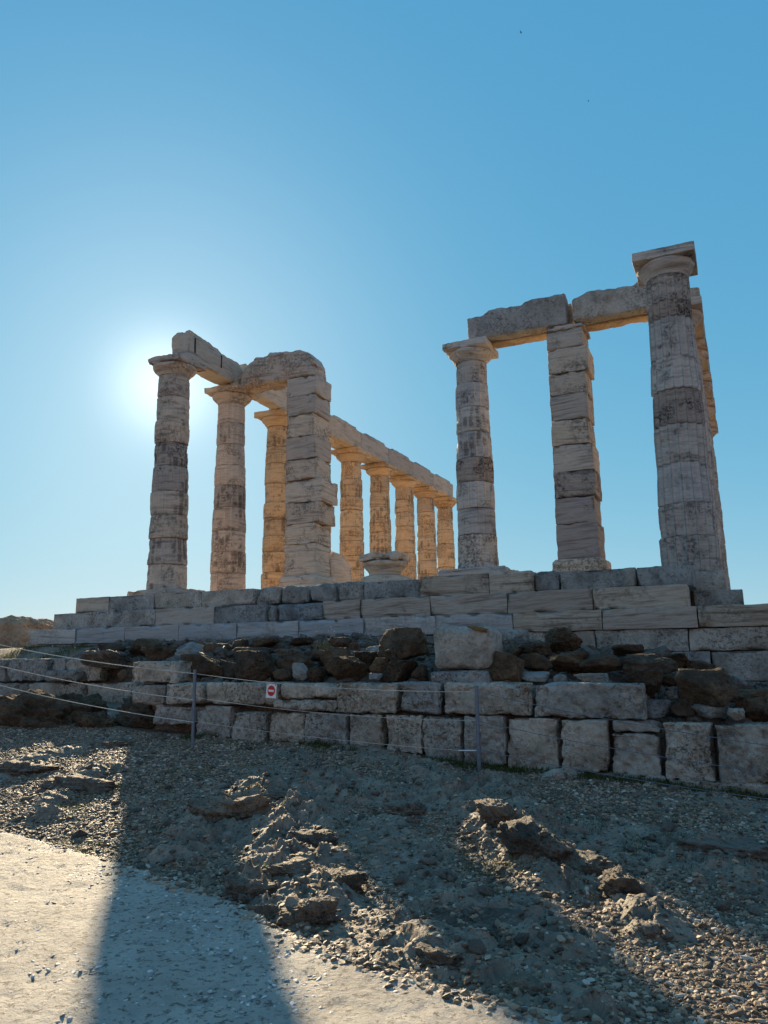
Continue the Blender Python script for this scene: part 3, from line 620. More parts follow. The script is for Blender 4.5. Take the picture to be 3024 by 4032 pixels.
# iron clamps on the left beam
for yy, z0, z1 in ((.22, 6.42, 6.82), (1.35, 6.40, 6.75)):
    o = block('iron_clamp', (.44, yy-.02, z0), (.47, yy+.02, z1), M['iron'], None, r=.006, step=.05, amp=.001)
    tag(o, 'dark iron clamp on the clamped beam, %s' % ('left of the two' if yy < 1 else 'right of the two'), 'clamp', 'iron clamps')
# fallen capital standing on a broken drum
o = lathe('broken_drum', [(0, .0), (.68, .0), (.70, .1), (.70, .42), (.66, .52), (.56, .575), (0, .58)], M['marble_clean'], None, 61, .03, loc=(4.78, 2.45, 0), chip=.08); tag(o, 'wide worn round slab under the fallen capital', 'drum')
c = empty('fallen_capital', (4.78, 2.42, .58)); tag(c, 'weathered capital with chipped top, set on a round slab between the pillars', 'capital')
lathe('echinus', [(0, 0), (.39, 0), (.40, .06), (.42, .10), (.50, .20), (.56, .27), (.57, .32), (.52, .35), (0, .352)], M['marble'], c, 62, .015, chip=.06)
block('abacus', (-.50, -.50, .34), (.54, .5, .56), M['marble'], c, r=.05, step=.05, amp=.02, chip=.14, fn=lambda V, h: np.stack([V[:, 0], V[:, 1], V[:, 2]-np.clip(V[:, 2]+.1, 0, 1)*.8*np.clip(-V[:, 0]-.15, 0, 1)], 1))
# ---------------------------------------------------------------- stepped platform
pf = empty('stepped_platform', (0, 0, 0)); tag(pf, 'ruined stone platform with three steps carrying all the columns', 'platform')
def sb(name, x0, x1, y0, z0, z1, mat, dep=.6, kind=0, **kw):
    g_ = .004
    if kind == 0: a_ = dict(r=.008, step=.07, amp=.004, chip=.014, pit=.002)
    elif kind == 1: a_ = dict(r=.012, step=.05, amp=.008, chip=.02, pit=.006)
    else: a_ = dict(r=.075, step=.04, amp=.03, chip=.07, pit=.012, warp=.02)
    a_.update(kw); return block(name, (x0+g_, y0, z0+g_*.8), (x1-g_, y0+dep, z1-g_*.8), M[mat], pf, **a_)
YA, YB, YC = -2.05, -2.355, -2.66
A_, B_, C_, D_, E_ = -.35, -.71, -1.03, -1.37, -1.80
r_ = np.random.default_rng(3)
rowA = [(-.83, .14, 'marble_clean', 0, 0), (.14, 1.40, 'poros', 0, 0), (1.40, 2.635, 'poros', 0, 0), (2.635, 3.91, 'poros', 0, .0), (3.91, 4.50, 'poros_blue', 2, .04), (4.50, 5.15, 'poros_blue', 2, .01),
        (5.15, 5.77, 'poros_blue', 2, .02), (5.77, 6.33, 'poros_blue', 2, .03), (6.33, 7.50, 'poros_blue', 1, .06), (7.50, 8.80, 'step', 0, -.05), (8.80, 9.55, 'step', 0, -.05),
        (9.55, 10.0, 'poros_blue', 2, .10), (10.0, 11.24, 'poros_blue', 1, .12), (11.24, 12.10, 'poros_blue', 1, .12)]
for x0, x1, mt, kd, dy in rowA:
    sb('step_block', x0, x1, YA+dy, A_, -.0+(.02 if kd == 2 else 0)+(.03 if mt == 'step' else 0), mt, 1.1-dy, kd)
rowB = [(-1.15, 1.71, 'poros'), (1.71, 3.19, 'marble_clean'), (3.19, 4.4, 'poros_blue'), (4.4, 4.6, 'poros_blue'), (4.6, 5.67, 'poros_blue'), (5.67, 6.45, 'step'), (6.45, 7.815, 'step'), (7.815, 9.195, 'step'), (9.195, 10.6, 'step'), (10.6, 12.02, 'step')]
for k, (x0, x1, mt) in enumerate(rowB):
    kd = 2 if 3 <= k <= 4 else 0; out = -.05 if mt == 'step' else 0
    sb('step_block', x0, x1, YB+out+(.05 if kd else 0), B_, A_-(.0 if not kd else .01), mt, .75, kd)
cj = [-1.50, -.16, 1.194, 2.57, 3.943, 5.307, 6.644, 8.01, 9.345, 10.768, 12.152, 13.4]
for k in range(len(cj)-1):
    sb('step_block', cj[k], cj[k+1], YC, C_, B_+.004, 'blue_marble' if k not in (8, 9, 10) else 'step', .9, 0)
for k in range(11):
    x0 = -1.6+k*1.36; sb('foundation_block', x0, min(x0+1.36, 13.45), YC+.03, D_, C_, 'poros_blue' if k < 8 else 'poros', .7, 1)
dj = [10.95, 12.18, 13.45]
for k, (x0, x1) in enumerate([(10.9, 12.28), (12.28, 13.45)]):
    sb('foundation_block', x0, x1, YC+.02, E_, D_, 'poros', .7, 1)
    sb('foundation_block', x0+.5, x1+.5 if k == 0 else x1, YC+.03, E_-.45, E_, 'poros', .7, 1)
# set-back foundation under the tall column
sb('foundation_block', 11.32, 12.55, -.72, A_, .0, 'poros', 1.3, 1)
sb('foundation_block', 12.03, 12.80, -1.0, B_, A_-.005, 'poros_blue', 1.6, 1)
# body behind the facing blocks: floor and the other three sides
block('floor', (-.55, -.25, B_), (12.25, 29.2, -.02), M['floor'], pf, r=.02, step=.5, amp=.01, fr=1.)
block('lower_core', (-1.45, YC+.75, -1.75), (13.35, 29.9, B_-.01), M['poros'], pf, r=.03, step=.6, amp=.02)
block('side_step', (-1.13, YB+.72, B_-.005), (-.56, 29.5, A_), M['poros'], pf, r=.02, step=.3, amp=.01)
block('side_step', (-.82, YA+1.06, A_+.004), (-.50, 29.4, -.004), M['marble_clean'], pf, r=.02, step=.3, amp=.01)
# broken plinth under the leftmost column
o = block('plinth_slab', (-.66, -.72, .0), (.95, .6, .27), M['marble'], pf, r=.06, step=.05, amp=.025, chip=.09)
o = block('plinth_slab', (XP-.78, YP-.72, .0), (XP+.85, YP+.7, .60), M['blue_marble'], pf, r=.05, step=.05, amp=.025, chip=.09)
# ---------------------------------------------------------------- terrace wall
tw = empty('terrace_wall', (0, 0, 0)); tag(tw, 'low terrace wall of big pitted limestone blocks below the temple', 'wall')
YW = -6.3
def wb(u0, u1, vt, vb, y=YW, mat='poros', dep=.55, name='wall_block', parent=tw, **kw):
    um = (u0+u1)/2; a_ = onY(u0, (vt+vb)/2, y); b_ = onY(u1, (vt+vb)/2, y); t_ = onY(um, vt, y); q = onY(um, vb, y)
    k = dict(r=.02, step=.022, amp=.012, fr=5., chip=.04, pit=.035, warp=.012); k.update(kw)
    return block(name, (a_[0]+.006, y+r_.uniform(-.03, .03), q[2]), (b_[0]-.006, y+dep, t_[2]-.004), M[mat], parent, **k)
for a_ in [(-330, 22, 2596, 2684), (25, 190, 2594, 2684), (193, 252, 2590, 2684), (254, 398, 2590, 2683), (521, 700, 2602, 2690)]: wb(*a_, y=-6.25 if a_[0] > 500 else -4.7)
for a_ in [(-330, -100, 2688, 2790), (-98, 105, 2688, 2790), (107, 330, 2688, 2800), (332, 516, 2688, 2800), (517, 650, 2696, 2773), (653, 800, 2686, 2773), (803, 1098, 2686, 2775), (1318, 1562, 2688, 2810), (1564, 1738, 2685, 2810), (1740, 2092, 2686, 2815), (2099, 2537, 2690, 2834)]:
    wb(*a_, y=YW if a_[1] > 520 else -4.78, r=.04 if a_[0] < 2000 else .022, chip=.045, pit=.045 if a_[0] > 1300 else .03, warp=.016)
wb(1101, 1350, 2690, 2752, r=.05, chip=.07); wb(1060, 1318, 2754, 2803, y=-6.36, r=.05, chip=.06)
for a_ in [(598, 764, 2777, 2858), (768, 914, 2780, 2905), (917, 1051, 2802, 2925), (1053, 1196, 2806, 2935), (1198, 1371, 2806, 2945), (1373, 1508, 2812, 2955), (1512, 1660, 2814, 2968), (1662, 1820, 2818, 3000), (1823, 1990, 2820, 3020), (1993, 2203, 2828, 3040), (2212, 2400, 2833, 3042), (2408, 2602, 2892, 3058), (2612, 2812, 2846, 3075), (2820, 3045, 2852, 3092), (3050, 3300, 2858, 3110)]:
    wb(*a_, r=.022, chip=.045, pit=.04, warp=.014)
wb(2405, 2602, 2838, 2889, r=.03)
for a_ in [(2140, 2306, 3036, 3095), (2310, 2622, 3048, 3115), (2630, 3045, 3075, 3160), (3050, 3300, 3100, 3200)]: wb(*a_, y=-6.36, r=.03)
block('wall_core', (-1.5, -4.4, -2.9), (4.6, -4.0, -1.55), M['poros_blue'], tw, r=.03, step=.2); block('wall_core', (4.85, -5.95, -2.9), (11.4, -5.5, -1.95), M['poros_blue'], tw, r=.03, step=.2)
block('wall_core', (11.4, -5.95, -2.95), (14.5, -5.5, -2.25), M['poros_blue'], tw, r=.03, step=.2)
# big loose blocks lying on the wall
o = wb(1695, 1938, 2462, 2638, y=-6.05, name='square_block', parent=None, r=.11, dep=.62, chip=.05, pit=.02); tag(o, 'largest squared limestone block standing on the terrace wall, orange lichen on its top', 'stone block')
Vl, Tl = rockshape(77, I3); lb = mesh('lichen_patch', Vl*np.array([.13, .05, .03]), Tl, plain('orange_lichen', (.22, .12, .035), .95), o); lb.location = Vector(onY(1880, 2474, -6.02))-o.location; lb.rotation_euler = (0, R_(12), 0)
o = wb(1692, 1930, 2641, 2722, y=-6.12, name='flat_block', parent=None, r=.05, dep=.6); tag(o, 'flat wedge shaped limestone block lying under the largest squared block', 'stone block')
o = wb(1935, 2062, 2474, 2562, y=-3.6, name='stone_block', parent=None, mat='poros_blue', r=.06, dep=.5); tag(o, 'blue grey limestone block just right of and behind the largest squared block', 'stone block')
o = wb(168, 296, 2638, 2688, y=-4.95, name='small_block', parent=None, r=.07, dep=.3, chip=.06); tag(o, 'small pale rounded block in front of the upper left wall course', 'stone block')
# ---------------------------------------------------------------- boulders between wall and steps
BR, GY = M['brown'], M['poros_blue']
B = [(1590, 2546, 212, 128, -5.6, BR, 'biggest brown boulder left of the squared block, propped above the others'),
 (1566, 2643, 138, 80, -5.8, BR, 'wide brown boulder directly below the biggest brown boulder'),
 (1658, 2652, 62, 62, -5.85, BR, 'small upright brown stone touching the flat wedge shaped block'),
 (1502, 2627, 82, 66, -5.75, BR, 'brown stone left of the wide boulder under the biggest one'),
 (1370, 2636, 148, 90, -5.9, BR, 'peaked dark brown boulder on the wall, midway between sign and squared block'),
 (1338, 2600, 150, 98, -5.5, BR, 'brown boulder with sunlit crest behind the peaked boulder'),
 (1440, 2598, 84, 62, -5.5, BR, 'brown stone right of the sunlit crest boulder'),
 (1008, 2628, 186, 118, -5.85, BR, 'broad smooth brown boulder above and left of the red sign'),
 (1162, 2606, 112, 68, -5.5, BR, 'brown boulder above the pale grey cube stone'),
 (1187, 2646, 68, 62, -5.9, GY, 'pale grey cube like stone on the wall above the sign'),
 (1120, 2660, 76, 46, -5.9, BR, 'small brown stone between the broad boulder and the pale cube stone'),
 (1246, 2656, 70, 60, -5.85, BR, 'small rounded stone left of the peaked boulder'),
 (1250, 2582, 80, 44, -5.1, BR, 'brown stone left of the dry grass tuft'),
 (1136, 2574, 94, 34, -4.9, M['bed'], 'flat pale brown slab above the brown boulder row'),
 (1015, 2566, 136, 40, -4.9, BR, 'flat dark slab above the broad smooth boulder'),
 (945, 2550, 66, 60, -4.6, BR, 'brown stone with white flowers above it'),
 (856, 2562, 100, 52, -4.8, BR, 'dark brown stone right of the flat grey slab'),
 (762, 2562, 126, 66, -4.9, GY, 'flat grey slab near the left of the rubble slope'),
 (815, 2634, 150, 104, -5.7, BR, 'brown boulder with sunlit flat top just right of the pale wall block'),
 (900, 2640, 90, 90, -5.6, BR, 'dark brown stone wedged left of the broad smooth boulder'),
 (566, 2546, 108, 62, -3.9, BR, 'rusty brown boulder farthest up on the left of the slope'),
 (625, 2572, 112, 50, -4.3, BR, 'dark stone lower right of the rusty boulder'),
 (452, 2556, 100, 42, -3.8, BR, 'low dark stone left of the rusty boulder'),
 (420, 2600, 180, 70, -4.6, M['bed'], 'sunlit topped slab sloping over the gap in the upper left wall course'),
 (415, 2660, 36, 42, -4.7, BR, 'small stone on the left in the gap of the upper left course'),
 (484, 2660, 36, 44, -4.7, BR, 'small stone on the right in the gap of the upper left course'),
 (1480, 2667, 44, 28, -6.1, GY, 'small grey stone below the brown stones left of the wide boulder'),
 (1368, 2682, 70, 22, -6.0, M['bed'], 'thin reddish stone under the peaked boulder'),
 (1395, 2545, 36, 24, -4.9, BR, 'little stone perched behind the sunlit crest boulder'),
 (1345, 2535, 80, 48, -4.6, BR, 'brown boulder just right of the dry grass tuft'),
 (1475, 2570, 60, 50, -4.9, GY, 'grey stone left of the biggest brown boulder'),
 (1184, 2528, 90, 30, -4.2, BR, 'low brown stone high on the slope left of the tuft'),
 (1050, 2530, 110, 34, -4.2, BR, 'low dark stone high on the slope above the flat slab'),
 (1988, 2632, 124, 122, -5.9, BR, 'rust brown boulder with a white streak, right of the squared block'),
 (2118, 2612, 118, 70, -5.5, BR, 'dark boulder right of the white streaked one'),
 (2098, 2664, 118, 36, -5.8, GY, 'flat grey stone lying low right of the white streaked boulder'),
 (2218, 2518, 136, 82, -4.2, BR, 'dark dome boulder high against the foundation'),
 (2100, 2556, 116, 46, -4.6, BR, 'low dark stone left below the dome boulder'),
 (2030, 2562, 70, 44, -4.6, BR, 'brown stone behind the white streaked boulder'),
 (2242, 2603, 140, 72, -5.3, BR, 'dark brown boulder in the middle of the right rubble'),
 (2372, 2612, 156, 74, -5.4, BR, 'wide dark boulder above the long pitted wall block'),
 (2206, 2673, 46, 34, -5.9, GY, 'small grey stone at the left above the long pitted block'),
 (2340, 2674, 142, 40, -5.85, GY, 'long low grey stone above the long pitted block'),
 (2565, 2618, 182, 76, -5.4, BR, 'mottled flat brown boulder above the end of the long pitted block'),
 (2530, 2690, 156, 96, -5.9, BR, 'domed brown boulder behind the end of the long pitted block'),
 (2640, 2682, 84, 50, -5.6, BR, 'small brown stone left of the lichen spotted boulder'),
 (2784, 2706, 200, 126, -5.9, BR, 'large brown boulder with pale lichen spots near the right edge'),
 (2645, 2735, 56, 36, -5.8, GY, 'little grey green stone under the small brown stone'),
 (2592, 2790, 100, 66, -5.95, GY, 'dark grey stone beside the end of the long pitted block'),
 (2690, 2786, 86, 74, -5.95, BR, 'brownish stone under the lichen spotted boulder'),
 (2800, 2797, 122, 50, -5.95, GY, 'flat grey stone low under the lichen spotted boulder'),
 (2893, 2812, 66, 44, -6.1, M['white_rock'] if 'white_rock' in M else M['poros'], 'small white stone resting on the wall near the right edge'),
 (2965, 2796, 140, 84, -5.85, BR, 'long brown boulder at the right edge behind the white stone'),
 (2940, 2740, 140, 46, -5.3, BR, 'low brown stone behind the long boulder at the right edge'),
 (2880, 2690, 110, 54, -4.9, GY, 'grey mottled stone between the lichen boulder and the foundation'),
 (2480, 2560, 120, 40, -4.6, BR, 'low dark stone near the top of the right rubble'),
 (2640, 2600, 130, 50, -4.6, BR, 'dark grassy stone at the top right of the rubble'),
 (2752, 2625, 110, 44, -4.5, BR, 'dark low stone against the right foundation')]
for k, b in enumerate(B):
    boulder(*b[:6], b[6], 'boulder' if b[2] > 75 else 'stone', 'stones piled between the terrace wall and the steps', seed=900+k*13, name='boulder' if b[2] > 75 else 'stone', soft=8 if b[2] > 100 else 11)
# infill of small stones between them
x = rng.uniform(1.2, 13.3, 5200); y = rng.uniform(-5.95, -3.0, 5200); z, _ = ground(x, y); k = (x > 4.9) | (y > -4.38); x, y, z = x[k], y[k], z[k]
gs = scatter('rubble_fill', x, y, z, np.clip(rng.lognormal(-3.0, .5, len(x)), .02, .13), M['bed'], .7, .2); tag_stuff(gs, 'small tan and brown stones filling the slope between the boulders', 'rubble')
# rock outcrops on the slope below
O = [(110, 2850, 460, 210, -6.3, BR, 'large craggy brown outcrop at the left edge below the wall'), (385, 2875, 170, 120, -6.2, BR, 'rounded dark boulder right of the large craggy outcrop'),
     (270, 2815, 300, 130, -5.7, BR, 'jagged crest of rock behind the craggy outcrop'), (590, 2825, 300, 130, -5.8, BR, 'dark rock under the left end of the lower wall course'),
     (2180, 3060, 86, 56, -6.75, M['poros'], 'loose pale stone leaning at the foot of the wall')]
for k, b in enumerate(O): boulder(*b[:4], b[4], b[5], b[6], 'rock', seed=4000+k*17, name='rock', base=I5, depth=.6, crag=.30)
def outcrop(u, v_, wpx, hpx, label, seed, yaw=0., flat=1., mat='bed'):
    d = ray(u, v_); t_ = np.linspace(3, 14, 900); pts = C+d*t_[:, None]; z, _ = ground(pts[:, 0], pts[:, 1]); k = int(np.argmax(pts[:, 2] < z)); c = pts[k].copy(); dd = t_[k]
    V, T = rockshape(seed, I5, amp=.08, fine=.06, crag=.32)
    a_, h_ = wpx*dd/F/1.8, hpx*dd/F*.47*flat; V = V*np.array([a_, a_*.62, h_])
    ct, s_ = math.cos(yaw), math.sin(yaw); V = np.stack([V[:, 0]*ct-V[:, 1]*s_, V[:, 0]*s_+V[:, 1]*ct, V[:, 2]], 1)
    c[2] -= .02
    o = mesh('rock', V, T, M[mat], loc=c); tag(o, label, 'rock', 'bedrock lumps on the gravel slope'); return o
OC = [(310, 3085, 280, 74, 'dark slab of rock with sunlit rim on the left of the slope', .3), (60, 3025, 250, 66, 'sunlit craggy rock cut by the left edge of the photo', .2), (440, 2925, 170, 50, 'low rock at the top corner of the left sunlit strip', .2),
      (920, 3190, 300, 130, 'dark sided mound with bright crest left of centre', .7), (1110, 3130, 150, 60, 'low rock just right of the dark sided mound', .1),
      (2110, 3310, 240, 150, 'upright angular rock with a sunlit face in the middle of the slope', -.7), (1960, 3200, 190, 100, 'rough rock above and left of the upright angular rock', -.5), (2290, 3400, 190, 90, 'small rock at the lower right tail of the upright rock', -.5),
      (2440, 3480, 200, 110, 'sunlit rock on the lit strip right of centre', -.6), (2290, 3560, 110, 50, 'flat bright stone on the lit strip right of centre', 0.),
      (1920, 3620, 340, 100, 'broad dome of shaded rock at lower right of centre', -.4), (1720, 3760, 260, 90, 'long low rock beside the path, below the shaded dome', -.3), (2080, 3880, 240, 90, 'shaded rock near the bottom edge right of the path', -.6),
      (1220, 3590, 190, 120, 'pointed dark rock beside the path edge', .4), (1060, 3590, 130, 90, 'rounded rock left of the pointed one at the path edge', .2),
      (1250, 3310, 190, 90, 'craggy rock at the top of the central sunlit patch', .5), (1130, 3420, 200, 80, 'craggy rock in the central sunlit patch', .5), (1330, 3460, 180, 80, 'rough rock at the right of the central sunlit patch', -.2), (980, 3490, 170, 70, 'half shaded rock at the left of the central patch', .4),
      (1600, 3860, 150, 56, 'low stone where the path edge meets the gravel', -.2), (2900, 3350, 330, 100, 'shaded smooth rock near the right edge of the slope', -.3), (1560, 3180, 260, 70, 'low shaded rock between the two posts', -.2)]
for k, b in enumerate(OC): outcrop(b[0], b[1], b[2], b[3], b[4], 7000+k*31, b[5])
# distant sunlit outcrop at the far left
for k, (u, v_, w_, h_, y_, lb_) in enumerate([(60, 2500, 330, 130, -1.5, 'tan rock outcrop catching light at the far left edge'), (185, 2488, 120, 96, -1.2, 'smaller tan rock between the outcrop and the steps')]):
    boulder(u, v_, w_, h_, y_, M['tan'], lb_, 'rock', seed=5100+k, name='rock_outcrop', soft=6, base=I5, depth=1.)
# ---------------------------------------------------------------- fence posts, ropes and sign
def tube(name, pts, rad, mat, parent=None, n=8):
    pts = np.array(pts, float); V = []; Fs = []
    for k, p in enumerate(pts):
        d = pts[min(k+1, len(pts)-1)]-pts[max(k-1, 0)]; d /= np.linalg.norm(d)
        a_ = np.cross(d, [0, 0, 1.]) if abs(d[2]) < .9 else np.cross(d, [1., 0, 0]); a_ /= np.linalg.norm(a_); b_ = np.cross(d, a_)
        for i in range(n): V.append(p+rad*(math.cos(i*2*math.pi/n)*a_+math.sin(i*2*math.pi/n)*b_))
    for k in range(len(pts)-1):
        for i in range(n): Fs.append((k*n+i, k*n+(i+1) % n, (k+1)*n+(i+1) % n, (k+1)*n+i))
    return mesh(name, V, Fs, mat, parent)
P1 = onY(758, 2932, -7.0); P1[2] -= .15; P2 = onY(1888, 3076, -7.0); P2[2] -= .12
P0 = C+ray(-230, 2880)*13.0; P3 = onY(3420, 3250, -7.6)
T1 = onY(768, 2640, -7.0); T2 = onY(1876, 2705, -7.0); T0 = C+ray(-230, 2450)*13.0; T3 = onY(3400, 2960, -7.6)
posts = []
for a_, b_, lb_ in ((P1, T1, 'grey metal fence post left of the red sign'), (P2, T2, 'grey metal fence post right of centre with a bolt near its foot')):
    c = empty('fence_post', a_); tag(c, lb_, 'fence post', 'fence posts of the rope fence'); d = np.array(b_)-a_
    tube('pole', [(0, 0, 0), d*.5, d], .021, M['steel'], c, 16); tube('cap', [d, d+np.array([0, 0, .012])], .0225, M['steel'], c, 16)
    if a_ is P2:
        q = onY(1880, 2955, -7.0)-a_; e = onY(1806, 2955, -7.02)-a_
        tube('bolt', [q, e], .006, M['white'], c)
def sagline(a_, b_, s_=.03, n=24):
    t_ = np.linspace(0, 1, n)[:, None]; p = a_+(b_-a_)*t_; p[:, 2] -= s_*4*(t_*(1-t_))[:, 0]; return p
rp = [((C+ray(-230, 2483)*13.0), onY(766, 2652, -7.02), 'highest rope of the left span, running down to the left post'), ((C+ray(-230, 2560)*13.0), onY(764, 2757, -7.02), 'middle rope of the left span'), ((C+ray(-230, 2632)*13.0), onY(762, 2844, -7.02), 'lowest rope of the left span')]
for a_, b_, lb_ in rp: tag(tube('fence_rope', sagline(np.array(a_), b_, .08), .0055, M['rope'], None), lb_, 'rope', 'ropes of the fence')
rp = [(onY(766, 2652, -6.98), onY(1876, 2724, -6.98), 'highest rope between the two posts, the red sign hanging from it', .06), (onY(764, 2745, -6.98), onY(1878, 2838, -6.98), 'middle rope between the two posts', .06), (onY(762, 2840, -6.98), onY(1806, 2955, -7.02), 'lowest rope between the two posts', .03)]
top_rope = None
for a_, b_, lb_, s_ in rp:
    p = sagline(a_, b_, s_)
    if top_rope is None: top_rope = p
    tag(tube('fence_rope', p, .0034 if s_ > .05 and 'highest' in lb_ else .0026, M['rope'], None), lb_, 'rope', 'ropes of the fence')
for va, vb_, lb_ in ((2724, 2985, 'highest thin rope leaving the right post to the right edge'), (2838, 3090, 'middle thin rope leaving the right post to the right edge'), (2950, 3190, 'lowest thin rope leaving the right post to the right edge')):
    tag(tube('fence_rope', sagline(onY(1878, va, -6.98), onY(3400, vb_, -7.3), .05), .0032, M['steel'], None), lb_, 'rope', 'ropes of the fence')
# sign hangs on the top rope
def on_rope(u):
    best = min(range(len(top_rope)-1), key=lambda i: abs((1512+F*((top_rope[i]-C)@_R)/((top_rope[i]-C)@_fw))-u)); return top_rope[best]
tr = np.array([np.interp(1071, [1512+F*((p-C)@_R)/((p-C)@_fw) for p in top_rope], top_rope[:, k]) for k in range(3)])
sg = empty('no_entry_sign', tr); tag(sg, 'small white no entry sign with a red disc hanging from the fence rope', 'sign')
sc = ((tr-C)@_fw)/F; W_, H_ = 21.5*sc, 27*sc
V = []; Fs = []
def plate(z0, z1, x0, x1, y0, y1): return [(x0, y0, z0), (x1, y0, z0), (x1, y1, z0), (x0, y1, z0), (x0, y0, z1), (x1, y0, z1), (x1, y1, z1), (x0, y1, z1)], [(0, 3, 2, 1), (4, 5, 6, 7), (0, 1, 5, 4), (1, 2, 6, 5), (2, 3, 7, 6), (3, 0, 4, 7)]
v_, f_ = plate(-2*H_-.012, -.012, -W_, W_, -.004, .0); bd = mesh('board', v_, f_, M['white'], sg, smooth=False)
n = 40; cz_ = -.012-H_*.98; V = [(W_*.74*math.cos(i*2*math.pi/n), -.0062, cz_+H_*.76*math.sin(i*2*math.pi/n)) for i in range(n)]; V += [(x_, -.0042, z_) for x_, _, z_ in V]
mesh('disc', V, [tuple(range(n))]+[(i, i+n, (i+1) % n+n, (i+1) % n) for i in range(n)], M['red'], sg, smooth=False, sizes=1)
v_, f_ = plate(cz_-H_*.15, cz_+H_*.15, -W_*.52, W_*.52, -.009, -.0065); mesh('bar', v_, f_, M['white'], sg, smooth=False)
for s_ in (-1, 1): tube('tie', [(s_*W_*.75, -.007, -.035), (s_*W_*.75, -.009, -.0), (s_*W_*.75, .004, .006)], .0022, M['black'], sg, 6)
sg.rotation_euler = (0, R_(4), R_(8))
# ---------------------------------------------------------------- plants
def blades(name, pts, hmin, hmax, wd, mat, lean=.5, label=None, cat='grass', kind='stuff'):
    n = len(pts); a_ = rng.uniform(0, 6.28, n); h = rng.uniform(hmin, hmax, n); l = rng.uniform(.1, lean, n)*h; b = rng.uniform(0, 6.28, n)
    dx, dy = np.cos(a_)*wd/2, np.sin(a_)*wd/2; ox, oy = np.cos(b)*l, np.sin(b)*l; z = 0*dx
    r0 = pts+np.stack([-dx, -dy, z], 1); r1 = pts+np.stack([dx, dy, z], 1)
    m0 = pts+np.stack([-dx*.7+ox*.35, -dy*.7+oy*.35, h*.6], 1); m1 = pts+np.stack([dx*.7+ox*.35, dy*.7+oy*.35, h*.6], 1); tp = pts+np.stack([ox, oy, h], 1)
    V = np.stack([r0, r1, m1, m0, tp], 1).reshape(-1, 3); k = np.arange(n)*5
    Fs = [tuple(q) for q in np.stack([k, k+1, k+2, k+3], 1).tolist()]+[tuple(q) for q in np.stack([k+3, k+2, k+4], 1).tolist()]
    o = mesh(name, V, Fs, mat, smooth=False, sizes=1)
    tag(o, label, cat, kind=kind); return o
def gp(x, y): z, _ = ground(x, y); return np.stack([x, y, z-.005], 1)
x = rng.uniform(-6, 5.4, 26000); y = rng.uniform(-4.4, -2.8, 26000); k = fbm(np.stack([x, y, 0*x], 1), 1.6, 61, 3) > -.08
blades('grass', gp(x[k], y[k]), .02, .07, .006, M['grass'], .8, 'low green grass on the terrace at the left below the steps')
x = rng.uniform(5.4, 12.6, 9000); y = rng.uniform(-5.7, -2.7, 9000); k = fbm(np.stack([x, y, 0*x], 1), 1.6, 62, 3) > .1
blades('sparse_grass', gp(x[k], y[k]), .03, .10, .005, M['grass'], .6, 'sparse dark grass growing among the boulders below the steps')
x = rng.uniform(1., 12.8, 2600); y = rng.uniform(-5.7, -2.9, 2600); k = (fbm(np.stack([x, y, 0*x], 1), 2.6, 64, 3) > .12) & ((x > 4.9) | (y > -4.4))
blades('dry_grass', gp(x[k], y[k]), .05, .15, .004, M['dry'], .6, 'thin dry grass stalks among the rubble below the steps')
x = rng.uniform(5.8, 13, 9000); y = rng.uniform(-6.62, -6.33, 9000); k = fbm(np.stack([x, y, 0*x], 1), 2.2, 63, 3) > -.1
blades('wall_foot_weeds', gp(x[k], y[k]), .02, .08, .006, M['grass'], .8, 'short dark weeds along the foot of the terrace wall')
x = rng.uniform(6.5, 13, 60000); y = rng.uniform(-10.8, -6.7, 60000); k = (fbm(np.stack([x, y, 0*x], 1), 3.1, 66, 3) > .36) & (y > path_edge(x)+.1)
blades('slope_weeds', gp(x[k], y[k]), .01, .045, .004, M['grass'], .9, 'tiny green weeds in a few patches of the gravel slope')
p = onY(1275, 2562, -4.4); x = rng.normal(p[0], .07, 260); y = rng.normal(-4.4, .05, 260)
tf = blades('dry_tuft', np.stack([x, y, np.full(260, p[2]-.03)], 1), .06, .20, .005, M['dry'], .6, 'golden dry grass tuft glowing among the boulders', 'grass tuft', None)
# white squill flowers: thin stems with a pale head
def flowers(name, uv, y_, label):
    V = []; Fs = []; c = empty(name, onY(uv[0][0], uv[0][1]+40, y_)); tag(c, label, 'flowers', 'white wild flowers')
    base = np.array(c.location)
    for k, (u, v_) in enumerate(uv):
        t_ = onY(u, v_, y_+rng.uniform(-.05, .05))-base; b_ = t_*np.array([1, 1, 0])+np.array([rng.uniform(-.02, .02), 0, min(-.0, t_[2]-.16)])
        V0, T0 = IV*.0075*rng.uniform(.7, 1.2)+t_, IT; V.append(V0); Fs.append(T0+12*k)
        tube('stem', [b_, (b_+t_)/2+np.array([.005, 0, 0]), t_], .0014, M['dry'], c, 5)
    mesh('blossoms', np.concatenate(V), np.concatenate(Fs), M['flower'], c, smooth=False)
flowers('wild_flowers', [(1284, 2505), (1290, 2514), (1302, 2508), (1278, 2522), (1298, 2520), (1250, 2524), (1308, 2530), (1262, 2536), (1256, 2530), (1244, 2469), (1246, 2486), (1303, 2469), (1306, 2480), (1293, 2484), (1317, 2485)], -4.2, 'white flower heads on thin stems above the dry tuft')
flowers('wild_flowers', [(866, 2505), (869, 2509), (872, 2489), (913, 2522), (918, 2518), (929, 2536), (948, 2523), (963, 2519), (958, 2524), (928, 2512)], -4.2, 'white flower heads on thin stems left of centre above the boulders')
flowers('wild_flowers', [(1448, 2469), (1453, 2503), (1460, 2502), (1455, 2507), (1415, 2491), (1488, 2512), (1482, 2536), (1420, 2529)], -4.2, 'white flower heads on thin stems left of the biggest brown boulder')
flowers('wild_flowers', [(180, 2531), (235, 2532), (207, 2543), (66, 2550), (386, 2555), (295, 2548), (15, 2555), (45, 2538)], -5.2, 'scattered white flower heads in the grass at the far left')
